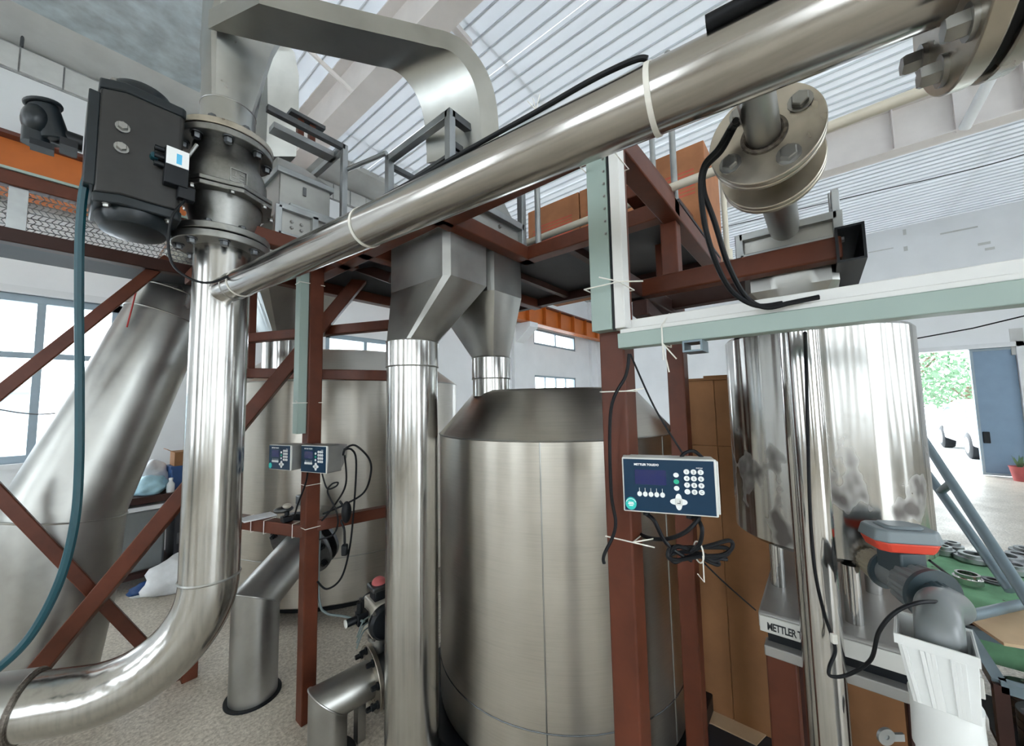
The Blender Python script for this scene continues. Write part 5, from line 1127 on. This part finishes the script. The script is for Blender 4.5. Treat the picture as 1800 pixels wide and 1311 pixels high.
post_tie('white wire tied round the trunking upright just below the cross pipe', Vector((TX - .021, p1.y - .01, 0)), .096, zat(TX - .04, p1.y, 292), [(-.01, .04, .0), (.0, -.045, .012)])
q = PXp(1162, 560, TX - .045); mb = MB(); h_ = ht - hb + .016
mb.tube([(TX - .044, q.y, hb - .003), (TX - .044, q.y, ht + .003), (TX + .022, q.y, ht + .045), (TX + .022, q.y, hb - .003), (TX - .044, q.y, hb - .003)], .002, 6)
for t in ((0, .0, -.04), (0, -.012, -.07), (0, -.03, -.04)): mb.tube([(TX - .044, q.y, hb), Vector((TX - .044, q.y, hb)) + Vector(t)], .0016, 5)
tag(build(mb, 'wire_tie', 'zip_white'), 'white wire with loose ends round the horizontal trunking', 'wire tie', 'white wire ties on the posts')
# small clamp lying on the low beam by the middle post
cl = thing('clamp_handle', 'small dark metal clamp lying on the low beam by the middle post', 'clamp', P(508, 905, 2.02))
c = Vector((p3.x, p3.y, 0)).lerp(p4, .18); z0_ = .94 + .0335
mb = MB(); mb.box((c.x, c.y, z0_ + .015), .05, .05, .03); mb.cyl((c.x, c.y, z0_ + .03), (c.x, c.y, z0_ + .055), .012, None, 12); build(mb, 'base', 'black_plastic', cl, .004)
mb = MB(); mb.ball((c.x - .01, c.y + .02, z0_ + .062), .05, .035, .018); build(mb, 'grip', 'steel_dark', cl)
mb = MB(); mb.ball((c.x, c.y, z0_ + .082), .022, .022, .014); build(mb, 'knob', 'actuator_pale', cl)
mb = MB(); c = Vector((p3.x, p3.y, 0)).lerp(p4, .42); mb.box((c.x, c.y, .94 + .0335 + .004), .16, .10, .008); tag(build(mb, 'folded_paper', 'bag_white', None, .002), 'pale folded sheet lying on the low beam left of the clamp', 'sheet')

# ================================================================ CARTONS
BX = 2.2
cbx = thing('cardboard_box', 'tall upright brown cardboard box behind the small steel drum', 'box', (BX + .2, -.15, 0))
yl_ = PXp(1207, 900, BX).y; zt_b = PXp(1240, 668, BX).z; yr_ = PXp(1590, 900, BX).y
ysp = PXp(1262, 800, BX).y; zsp = PXp(1240, 783, BX).z
for (a, b, lo, hi) in ((yl_, ysp, .01, zsp), (yl_, ysp, zsp, zt_b), (ysp, yr_, .01, zsp), (ysp, yr_, zsp, zt_b)):
    mb = MB(); mb.box2((BX, b + .001, lo + .001), (BX + .012, a - .001, hi - .001)); build(mb, 'front_panel', 'cardboard', cbx, .003)
mb = MB(); mb.box2((BX + .006, yr_, .012), (BX + .45, yl_ - .002, zt_b - .004)); build(mb, 'carton_body', 'cardboard', cbx)
for i in range(4): mb = MB(); mb.box2((BX - .012 + .004 * i, yr_ + .05, zt_b + .006 * i), (BX + .43, yl_ + (.012 if i < 2 else -.12) , zt_b + .006 * i + .0045)); build(mb, 'top_flap', 'cardboard', cbx)
mb = MB(); mb.prism([PZp(1225, 1222, .012), PZp(1350, 1290, .012), PZp(1330, 1311, .012), PZp(1228, 1262, .012)], (0, 0, .006)); tag(build(mb, 'cardboard_sheet', 'cardboard_pale'), 'loose pale cardboard sheet on the floor in front of the tall box', 'cardboard')
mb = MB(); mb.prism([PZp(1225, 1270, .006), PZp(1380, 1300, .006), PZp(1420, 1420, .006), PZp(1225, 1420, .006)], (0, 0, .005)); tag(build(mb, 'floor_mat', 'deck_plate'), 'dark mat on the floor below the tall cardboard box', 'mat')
# black corrugated hose stack beside the box
hs = PXp(1203, 700, BX + .3); hst = thing('corrugated_hose', 'black corrugated hose standing against the left side of the tall box', 'hose', (BX + .30, yl_ + .07, 0))
mb = MB(); pr = [(.05, 0)]
for k in range(70): pr += [(.05, .012 + k * .021), (.062, .016 + k * .021), (.062, .024 + k * .021)]
mb.lathe(pr, (BX + .30, yl_ + .07, .001), Zv, 20); build(mb, 'tube', 'black_rubber', hst)
mb = MB(); mb.lathe([(.066, 1.47), (.066, 1.62)], (BX + .30, yl_ + .07, 0), Zv, 20); build(mb, 'cuff', 'black_plastic', hst)
# big printed cartons on the deck
CXp = 2.36
zd = ZB + .0125
ya, yb2 = PXp(927, 369, CXp).y, PXp(1238, 252, CXp).y; zt_c = (PXp(927, 369, CXp).z + PXp(1238, 252, CXp).z) / 2
ysp2 = [ya, ya + (yb2 - ya) * .36, ya + (yb2 - ya) * .68, yb2]
for i in range(3):
    a, b = ysp2[i] - .004, ysp2[i + 1] + .004
    t = thing('printed_carton', ('orange brown carton with printed red lines on the deck, left one behind the trunking', 'orange brown carton with printed red lines on the deck, middle one behind the sloping rail', 'orange brown carton with printed red lines on the deck, right one beside the flange')[i], 'box', (CXp + .2, (a + b) / 2, zd), 'printed cartons on the deck')
    mb = MB(); mb.box2((CXp, b, zd + .0005), (CXp + .4, a, zt_c)); build(mb, 'carton', 'carton_orange', t, .004)
    for k in range(7): mb = MB(); mb.box2((CXp - .0012, b + .06, zt_c - .16 - .024 * k), (CXp + .001, a - .05 - (.04 if k % 3 == 0 else 0), zt_c - .150 - .024 * k)); build(mb, 'printed_line', 'carton_red', t)
# handrail posts standing on the deck
for i, (px, X_) in enumerate(((1150, 2.2), (1186, 2.0), (944, 1.62))):
    q = PXp(px, 330, X_); t = thing('handrail_post', ('thin grey handrail post in front of the cartons, left one right of the trunking', 'thin grey handrail post in front of the cartons, right one near the flange', 'thin grey handrail post at the corner of the middle hopper frame')[i], 'handrail post', (X_, q.y, zd), 'handrail posts on the deck')
    mb = MB(); mb.bar((X_, q.y, zd), (X_, q.y, 3.45 if i < 2 else 2.95), .016, 14); build(mb, 'post', 'galvanised', t); mb = MB(); mb.box((X_, q.y, zd + .004), .07, .07, .008); build(mb, 'foot_plate', 'galvanised', t)
# pale stair stringer beyond the deck
mb = MB(); mb.beam(P(1172, 365, 2.35), P(1245, 470, 2.6), .03, .10); o = build(mb, 'stair_stringer', 'galvanised'); o['label'] = 'pale grey stair side board behind the sloping brown rail'; o['category'] = 'stair'
mb = MB(); a_, b_ = P(1222, 415, 2.50), P(1262, 475, 2.62); mb.beam(a_, b_, .05, .06); build(mb, 'tread_edge', 'galvanised', o)
mb = MB(); q = P(1278, 440, 1.75); mb.bar((q.x, q.y, q.z - .10), (q.x, q.y, q.z + .35), .012, 12); mb.lathe([(.022, 0), (.022, .05)], (q.x, q.y, q.z - .05), Zv, 14); o = build(mb, 'pipe_stand', 'pipe_beige'); tag(o, 'short beige upright pipe with a socket left of the small feed hopper', 'pipe')

# ================================================================ PLASTIC VALVE TRAIN, RAIN HOPPER
vt = thing('plastic_valve', 'grey plastic pipe with union nuts and electric valve between drum and white funnel', 'valve', P(1600, 1060, .95))
v0, v1, v2 = P(1508, 962, 1.12), P(1585, 1015, .98), P(1638, 1060, .905)
zv = (v0.z + v1.z + v2.z) / 3
for v in (v0, v1, v2): v.z += (zv - v.z) * .75
vd = (v2 - v0).normalized(); Lv = (v2 - v0).length
def alongv(t): return v0 + vd * (Lv * t)
mb = MB(); mb.cyl(alongv(-.18), alongv(.1), .026, None, 28); build(mb, 'nipple', 'steel_flange', vt)
def ribnut(t0, t1, r0, r1, mat, nm):
    a, b = alongv(t0), alongv(t1); L = (b - a).length; mb = MB(); n = 48; s, t, ax_ = frame_of(vd); rs = []
    for (z_, rr) in ((0, r0 - .004), (.004, r0), (L - .004, r1), (L, r1 - .004)):
        rs.append([a + ax_ * z_ + (s * math.cos(2 * math.pi * k / n) + t * math.sin(2 * math.pi * k / n)) * (rr * (1.0 if k % 3 else .93)) for k in range(n)])
    mb.rings(rs); return build(mb, nm, mat, vt, 0, .3)
ribnut(.06, .22, .030, .034, 'pvc_tan', 'adapter'); ribnut(.22, .44, .040, .047, 'pvc_tan', 'union_nut')
mb = MB(); mb.cyl(alongv(.44), alongv(.47), .049, None, 32); build(mb, 'nut_ring', 'pvc_grey_dark', vt)
mb = MB(); mb.cyl(alongv(.44), alongv(.80), .036, None, 32); build(mb, 'valve_body', 'pvc_grey', vt)
ribnut(.72, 1.0, .052, .060, 'pvc_grey', 'union_nut')
mb = MB(); mb.annulus(alongv(1.0), vd, .034, .063, .010, 40); build(mb, 'nut_ring', 'pvc_grey_dark', vt)
ribnut(1.0, 1.16, .040, .036, 'pvc_grey_dark', 'socket')
cq = alongv(.66); hz = Vector((vd.x, vd.y, 0)).normalized(); sz_ = Zv.cross(hz)
mb = MB(); mb.box(cq + Zv * .045, .075, .060, .065, (hz, sz_, Zv)); mb.box(cq + Zv * .03, .10, .045, .03, (hz, sz_, Zv)); build(mb, 'mount', 'pvc_grey_dark', vt, .004)
zb_m = cq.z + .078
bxr = (Vector((CR.x, CR.y, 0)).normalized() * .96 + Vector((CF.x, CF.y, 0)).normalized() * -.25).normalized(); byr = Zv.cross(bxr)
def chbox(z0, z1, w0, w1, dd0, dd1, off=0.0):
    c = Vector((cq.x, cq.y, 0)) + bxr * off; out = []
    for z_, w_, d_ in ((z0, w0, dd0), (z1, w1, dd1)):
        out.append([c + bxr * (w_ * i) + byr * (d_ * j) + Zv * z_ for i, j in ((-.5, -.32), (-.36, -.5), (.36, -.5), (.5, -.32), (.5, .32), (.36, .5), (-.36, .5), (-.5, .32))])
    return out
mb = MB(); mb.rings(chbox(zb_m, zb_m + .026, .120, .140, .085, .10)); am = build(mb, 'motor_box_base', 'box_red', vt, .004)
mb = MB(); mb.rings(chbox(zb_m + .026, zb_m + .056, .148, .132, .106, .095)); build(mb, 'motor_box_cover', 'box_grey', vt, .004)
mb = MB(); mb.rings(chbox(zb_m + .056, zb_m + .063, .09, .075, .065, .055)); build(mb, 'motor_box_top', 'box_grey', vt, .003)
el0 = alongv(1.12); el = [el0, el0 + vd * .02]
hd = Vector((vd.x, vd.y, 0)).normalized(); R_e = .055
hd2 = (hd * .55 + Vector((CR.x, CR.y, 0)).normalized() * .8).normalized()
for k in range(1, 10):
    a = math.pi / 2 * k / 9; hh = hd.lerp(hd2, k / 9).normalized(); el.append(el0 + vd * .03 + hh * (R_e * math.sin(a)) - Zv * (R_e * (1 - math.cos(a))))
el.append(el[-1] - Zv * .06)
cable('thin black cord from the electric valve to the green cloth', [P(1634, 985, .96), P(1660, 1005, .99), P(1683, 1025, 1.03), P(1682, 1050, 1.05), P(1690, 1066, 1.06)], .003)
# white rain water hopper head
RHd = .80
ctl, ctr_ = P(1548, 1085, .90), P(1727, 1168, .72)
rhd = thing('rain_hopper', 'white ribbed plastic funnel box with a round outlet under the grey elbow', 'funnel', P(1640, 1300, .80))
zr_t = P(1640, 1132, .78).z; tlx = P(1572, 1100, .77); trx = P(1722, 1172, .69)
hr = Vector((trx.x - tlx.x, trx.y - tlx.y, 0)); Wt = hr.length; hr.normalize(); hn = Vector((-hr.y, hr.x, 0)); hn = hn if hn.dot(CF) > 0 else -hn
F0_ = Vector((tlx.x, tlx.y, 0)); dep = .115; Hh = .125; zr_t = (tlx.z + trx.z) / 2
def hp(u, w_, z_, sh=0.0): return F0_ + hr * (u * Wt) + hn * w_ + Zv * (zr_t - z_)
tk_ = .004
outer_t = [hp(0, 0, 0), hp(1, 0, 0), hp(1, dep, 0), hp(0, dep, 0)]; outer_b = [hp(.16, .008, Hh), hp(.97, .008, Hh), hp(.97, dep - .01, Hh), hp(.16, dep - .01, Hh)]
mb = MB()
inn_t = [hp(.02, .004, 0), hp(.98, .004, 0), hp(.98, dep - .004, 0), hp(.02, dep - .004, 0)]; inn_b = [hp(.18, .012, Hh - .006), hp(.95, .012, Hh - .006), hp(.95, dep - .014, Hh - .006), hp(.18, dep - .014, Hh - .006)]
mb.rings([outer_b, outer_t, inn_t, inn_b]); build(mb, 'box', 'pvc_white', rhd, .002)
mb = MB(); mb.rings([[hp(-.02, -.004, .016), hp(1.02, -.004, .016), hp(1.02, dep + .004, .016), hp(-.02, dep + .004, .016)], [hp(-.02, -.004, -.002), hp(1.02, -.004, -.002), hp(1.02, dep + .004, -.002), hp(-.02, dep + .004, -.002)], [hp(.0, .0, -.002), hp(1.0, .0, -.002), hp(1.0, dep, -.002), hp(.0, dep, -.002)], [hp(.0, .0, .016), hp(1, .0, .016), hp(1, dep, .016), hp(0, dep, .016)]], False, False); build(mb, 'rim', 'pvc_white', rhd)
for u in (.10, .33, .40, .46, .70, .76, .82):
    ub_ = .16 + .81 * u; mb = MB(); a, b = hp(u, -.001, .016), hp(ub_, .006, Hh - .003); mb.beam(a, b, .007, .006, hn); build(mb, 'rib', 'pvc_white', rhd, .001)
et = hp(.58, dep * .5, 0); e_s = alongv(1.10); el = spline([e_s, alongv(1.22), e_s.lerp(et, .62) + Zv * .028, et + Zv * .012, et - Zv * .06], 8)
mb = MB(); mb.tube(el, .036, 36); build(mb, 'elbow', 'pvc_grey', vt)
oc = hp(.56, dep / 2, 0); mb = MB(); mb.lathe([(.052, -Hh - .10), (.050, -Hh - .02), (.052, -Hh + .003)], (oc.x, oc.y, zr_t), Zv, 40); build(mb, 'outlet', 'pvc_white', rhd)
mb = MB(); mb.lathe([(.048, -zr_t + .002), (.048, -Hh - .05)], (oc.x, oc.y, zr_t), Zv, 40, False); build(mb, 'downpipe', 'pvc_white', rhd)
q = P(1555, 1292, .90); mb = MB(); mb.annulus(q, -CF, .006, .020, .006, 24); mb.box(q + CR * .02 - Zv * .004, .05, .006, .016, (CR, CF, Zv)); o = build(mb, 'pipe_clip', 'galvanised', rhd)

# ================================================================ LADDER, GREEN CLOTH, FLANGES (right)
ld = thing('ladder', 'blue grey tube ladder leaning in from the right behind the drum', 'ladder', (2.2, -2.2, 0))
La0, La1 = P(1632, 785, 2.3), P(1830, 1090, 1.55); Lb0, Lb1 = P(1600, 790, 2.5), P(1800, 1070, 1.75)
for a, b in ((La0, La1), (Lb0, Lb1)):
    d_ = (b - a).normalized(); g_ = b + d_ * ((.645 - b.z) / d_.z); mb = MB(); mb.bar(a - d_ * .25, g_, .022, 16); build(mb, 'rail', 'ladder_blue', ld)
for f_ in (.28,): mb = MB(); mb.bar(La0.lerp(La1, f_), Lb0.lerp(Lb1, f_ + .06), .02, 14); build(mb, 'rung', 'ladder_blue', ld)
mb = MB(); mb.bar(P(1795, 1062, 1.72), P(1660, 1092, 1.45), .02, 14); build(mb, 'rung', 'ladder_blue', ld)
# work table with a green cloth
gz = .62
gc = [PZp(1640, 960, gz), PZp(1775, 985, gz), PZp(1830, 1060, gz), PZp(1660, 1062, gz)]
cx_ = sum((p.x for p in gc), 0) / 4; cy_ = sum((p.y for p in gc), 0) / 4
wt = thing('work_table', 'low work table under a green cloth on the right', 'table', (cx_, cy_, 0))
tx0, tx1, ty0, ty1 = min(p.x for p in gc) - .05, max(p.x for p in gc), -2.6, max(p.y for p in gc) + .15
mb = MB(); mb.box2((tx0, ty0, gz - .05), (tx1, ty1, gz - .02)); build(mb, 'table_top', 'brown_dark', wt)
for x_ in (tx0 + .05, tx1 - .05):
    for y_ in (ty0 + .05, ty1 - .05): mb = MB(); mb.beam((x_, y_, 0), (x_, y_, gz - .05), .04, .04, Yv); build(mb, 'leg', 'brown_dark', wt)
mb = MB(); nx, ny = 30, 40; rnd = random.Random(4); vs, fs_ = [], []
for i in range(nx + 1):
    for j in range(ny + 1):
        x_ = tx0 - .05 + (tx1 - tx0 + .1) * i / nx; y_ = ty0 - .02 + (ty1 - ty0 + .06) * j / ny; z_ = gz - .015 + .006 * math.sin(x_ * 23 + y_ * 11) * math.sin(y_ * 17)
        if i < 3: z_ -= (3 - i) * .055; x_ = tx0 - .03 + .01 * math.sin(y_ * 20)
        vs.append((x_, y_, z_)); 
for i in range(nx):
    for j in range(ny): a = i * (ny + 1) + j; fs_.append((a, a + 1, a + ny + 2, a + ny + 1))
mb.add(vs, fs_); o = build(mb, 'green_cloth', 'cloth_green', None, 0, 1.2); tag(o, 'pale green cloth draped over the low work table on the right', 'cloth')
so_ = o.modifiers.new('solid', 'SOLIDIFY'); so_.thickness = .003
def ring(label, px, py, R, r, h, z, mat='galvanised', name='steel_flange_ring', n=1, group='loose flange rings on the right'):
    c = PZp(px, py, z); t = thing(name, label, 'flange', (c.x, c.y, z), group)
    mb = MB(); mb.annulus((c.x, c.y, z), Zv, r, R, h, 32); build(mb, 'ring', mat, t, .002)
    mb = MB(); mb.annulus((c.x, c.y, z + h), Zv, r, (R + r) / 2, h * .6, 32); build(mb, 'hub', mat, t); return t
zc_ = gz - .006
ring('bright turned steel ring standing on the green cloth', 1702, 1024, .055, .035, .03, zc_, 'steel_bright')
ring('flat dark ring lying on the green cloth right of the bright ring', 1745, 1022, .05, .02, .008, zc_, 'steel_dark')
ring('steel flange on the far edge of the green cloth, left', 1712, 985, .08, .04, .025, zc_, 'galvanised')
ring('steel flange on the far edge of the green cloth, by the ladder rails', 1768, 990, .09, .045, .03, zc_, 'galvanised')
for i, (px, py) in enumerate(((1660, 965), (1650, 955), (1675, 958))): ring('small steel flange among the parts behind the electric valve, ' + ('nearest', 'leftmost', 'farthest')[i], px, py + 8, .05, .022, .03, zc_, 'galvanised')
for i, (px, py) in enumerate(((1792, 985), (1785, 1005), (1800, 1000), (1806, 975))): ring('steel flange lying at the right edge beside the ladder, ' + ('second in the row', 'nearest', 'outermost', 'farthest')[i], px, py, .07, .03, .025, zc_, 'galvanised')
# cardboard piece and dark rack at lower right
mb = MB(); zz3 = .60; mb.prism([PZp(1700, 1090, zz3), PZp(1800, 1062, zz3), PZp(1900, 1075, zz3), PZp(1860, 1150, zz3), PZp(1765, 1135, zz3)], (0, 0, .012)); o = build(mb, 'cardboard_piece', 'cardboard_pale'); tag(o, 'pale folded cardboard piece lying at the right edge beside the white funnel', 'cardboard')
rk = thing('parts_rack', 'dark steel rack below the cardboard piece at the right edge', 'rack', (2.35, -.86, 0))
rx0, rx1, ry0, ry1 = 2.15, 2.55, -1.30, -.42
for x_ in (rx0, rx1):
    for y_ in (ry0, ry1): mb = MB(); mb.beam((x_, y_, 0), (x_, y_, .585), .035, .035, Yv); build(mb, 'leg', 'brown_dark', rk)
for z_ in (.58,):
    for a, b in (((rx0, ry0), (rx1, ry0)), ((rx0, ry1), (rx1, ry1)), ((rx0, ry0), (rx0, ry1)), ((rx1, ry0), (rx1, ry1))): mb = MB(); mb.beam((*a, z_), (*b, z_), .035, .035); build(mb, 'top_rail', 'ladder_blue', rk)
mb = MB(); mb.box2((rx0, ry0, .315), (rx1, ry1, .335)); build(mb, 'shelf', 'deck_plate', rk)
k = 0
for i in range(3):
    for j in range(2):
        for l in range(4 - i):
            c = Vector((rx0 + .12 + .165 * j, ry1 - .13 - .17 * i, .3355 + l * .032)); t = thing('flange_disc', 'dark steel disc in the %s stack on the rack shelf, %s' % (('near left', 'near right', 'middle left', 'middle right', 'far left', 'far right')[i * 2 + j], ('bottom one', 'second from below', 'third from below', 'top one')[l]), 'flange', c, 'flange discs on the rack shelf')
            mb = MB(); mb.annulus(c, Zv, .02, .075, .028, 28); build(mb, 'disc', 'steel_dark', t, .002); bolts(t, c + Zv * .028, Zv, .055, 4, .006, .003, 'steel_dull')

# ================================================================ CLUTTER at the back left
sf = thing('storage_shelf', 'brown steel shelf in the back left loaded with bags and boxes', 'shelf', (1.2, 5.1, 0))
zs_ = P(300, 868, 3.5).z; c0_ = P(285, 868, 3.5)
sx0, sx1, sy0, sy1 = c0_.x - .55, c0_.x + .75, c0_.y - .02, c0_.y + .55
mb = MB(); mb.box2((sx0, sy0, zs_ - .06), (sx1, sy1, zs_)); build(mb, 'shelf_board', 'brown_dark', sf)
mb = MB(); mb.box2((sx0, sy0, .10), (sx1, sy1, .14)); build(mb, 'shelf_board', 'brown_dark', sf)
for x_ in (sx0 + .03, sx1 - .03):
    for y_ in (sy0 + .03, sy1 - .03): mb = MB(); mb.beam((x_, y_, 0), (x_, y_, zs_ - .06), .05, .05, Yv); build(mb, 'leg', 'brown_dark', sf)
def blob(name, label, c, rx, ry, rz, mat, cat, seed=1, amp=.18):
    rnd = random.Random(seed); mb = MB(); ph = [rnd.uniform(0, 6) for _ in range(6)]; mb.ball((0, 0, 0), 1, 1, 1, None, 28, 16)
    for v in mb.v:
        k_ = 1 + amp * (math.sin(3 * v.x + ph[0]) * math.sin(4 * v.y + ph[1]) + .6 * math.sin(7 * v.z + ph[2]) * math.sin(6 * v.x + ph[3]))
        v.x *= rx * k_; v.y *= ry * k_; v.z = max(v.z * rz * k_, -rz * .7) + rz * .7
    for i, v in enumerate(mb.v): mb.v[i] = v + Vector(c)
    o = build(mb, name, mat, None, 0, 1.2); return tag(o, label, cat)
yv_ = sy0 + .15
def onshelf(px, z): v = P(px, 860, 4.0); return Vector((v.x, yv_, z))
q = onshelf(272, zs_); blob('plastic_bag', 'crumpled clear blue plastic bag on the back left shelf', (q.x - .12, sy0 + .14, zs_), .13, .12, .10, 'bag_cyan', 'bag', 3)
q = PYp(294, 840, sy0 + .3); blob('plastic_bag', 'white plastic bag piled on the back left shelf behind the bottle', (q.x - .10, sy0 + .38, zs_), .13, .12, .16, 'bag_white', 'bag', 5)
q = PYp(300, 845, sy0 + .08); mb = MB(); mb.lathe([(.028, 0), (.030, .01), (.030, .075), (.014, .10), (.014, .115)], (q.x, sy0 + .07, zs_), Zv, 18); bo = build(mb, 'bottle', 'bag_white'); tag(bo, 'small white plastic bottle at the front of the back left shelf', 'bottle')
mb = MB(); mb.lathe([(.016, .115), (.016, .132)], (q.x, sy0 + .07, zs_), Zv, 14); build(mb, 'cap', 'print_white', bo)
q = PYp(316, 835, sy0 + .2); mb = MB(); mb.box2((q.x - .07, sy0 + .14, zs_ + .0005), (q.x + .25, sy0 + .45, zs_ + .22)); o = tag(build(mb, 'blue_crate', 'bag_blue', None, .006), 'dark blue crate on the back left shelf beside the tall pipe', 'crate'); mb = MB(); mb.box2((q.x - .08, sy0 + .13, zs_ + .20), (q.x + .26, sy0 + .14, zs_ + .23)); build(mb, 'rim', 'bag_blue', o)
q = PYp(314, 815, sy0 + .3); mb = MB(); mb.box2((q.x - .05, sy0 + .2, zs_ + .221), (q.x + .24, sy0 + .42, zs_ + .36)); o = tag(build(mb, 'open_carton', 'cardboard', None, .004), 'small brown carton on top of the blue crate in the back left', 'box'); mb = MB(); mb.beam((q.x - .05, sy0 + .2, zs_ + .36), (q.x - .12, sy0 + .2, zs_ + .40), .2, .006); build(mb, 'flap', 'cardboard', o)
q = PYp(262, 900, sy0 + .05); mb = MB(); mb.box2((q.x - .24, sy0 + .06, .1405), (q.x + .12, sy0 + .45, zs_ - .13)); o = tag(build(mb, 'grey_bin', 'pvc_grey', None, .02), 'grey plastic bin with a pale lid under the back left shelf', 'bin'); mb = MB(); mb.box2((q.x - .26, sy0 + .04, zs_ - .13), (q.x + .14, sy0 + .47, zs_ - .09)); build(mb, 'lid', 'bag_white', o, .005)
q = PYp(310, 900, sy0 + .05); mb = MB(); mb.box2((q.x + .0, sy0 + .1, .1405), (q.x + .3, sy0 + .5, zs_ - .08)); o = tag(build(mb, 'dark_cabinet', 'deck_plate', None, .004), 'dark cabinet box under the back left shelf beside the tall pipe', 'box'); mb = MB(); mb.box2((q.x + .02, sy0 + .095, .3), (q.x + .05, sy0 + .1, .4)); build(mb, 'handle', 'steel_dark', o)
g_ = PZp(255, 1005, 0); q = PZp(248, 985, 0); mb = MB(); mb.box2((q.x - .18, q.y + .25, 0.0005), (q.x + .14, q.y + .55, .30)); o = tag(build(mb, 'floor_carton', 'cardboard_pale', None, .004), 'pale carton on the floor below the back left shelf', 'box'); mb = MB(); mb.box2((q.x - .03, q.y + .248, .02), (q.x + .01, q.y + .25, .30)); build(mb, 'tape', 'cardboard', o)
q = PZp(285, 1010, 0); blob('white_sack', 'crumpled white sack on the floor behind the leaning brace', (q.x + .10, sy0 - .24, .001), .26, .17, .17, 'bag_white', 'sack', 8, .22)
q = PZp(278, 1028, 0); blob('blue_sheet', 'folded dark blue sheet on the floor under the white sack', (q.x + .02, q.y - .12, .001), .24, .12, .06, 'bag_blue', 'sheet', 9, .2)
q = PZp(262, 1040, 0); cable('grey hose lying in a flat loop on the floor in the back left', [(q.x - .1, q.y + .05, .013), (q.x + .1, q.y + .08, .013), (q.x + .3, q.y - .05, .013), (q.x + .15, q.y - .14, .013), (q.x - .1, q.y - .06, .013), (q.x - .1, q.y + .05, .026)], .012, 'concrete_pale', 'grey_hose', 'hose')
cable('thin wire sagging across the lower left window', [PYp(-20, 716, 5.7), PYp(40, 726, 5.7), PYp(90, 727, 5.7), PYp(140, 715, 5.7), PYp(230, 690, 5.7)], .006, 'steel_dark', 'window_wire', 'wire')
cable('red cord hanging between the wide pipe and the left window', [Vector((PYp(243, 490, YS + .2).x, YS + .2, fb - .028)), PYp(241, 500, YS + .2), PYp(236, 525, YS + .2), PYp(223, 575, YS + .2)], .004, 'red_wire', 'red_cord', 'cord')
cable('thin dark rod hanging at the roof edge in the upper left corner', [PYp(47, -20, 5.15), PYp(43, 30, 5.4), PYp(38, 82, 5.7)], .012, 'steel_dark', 'hanging_rod', 'rod')
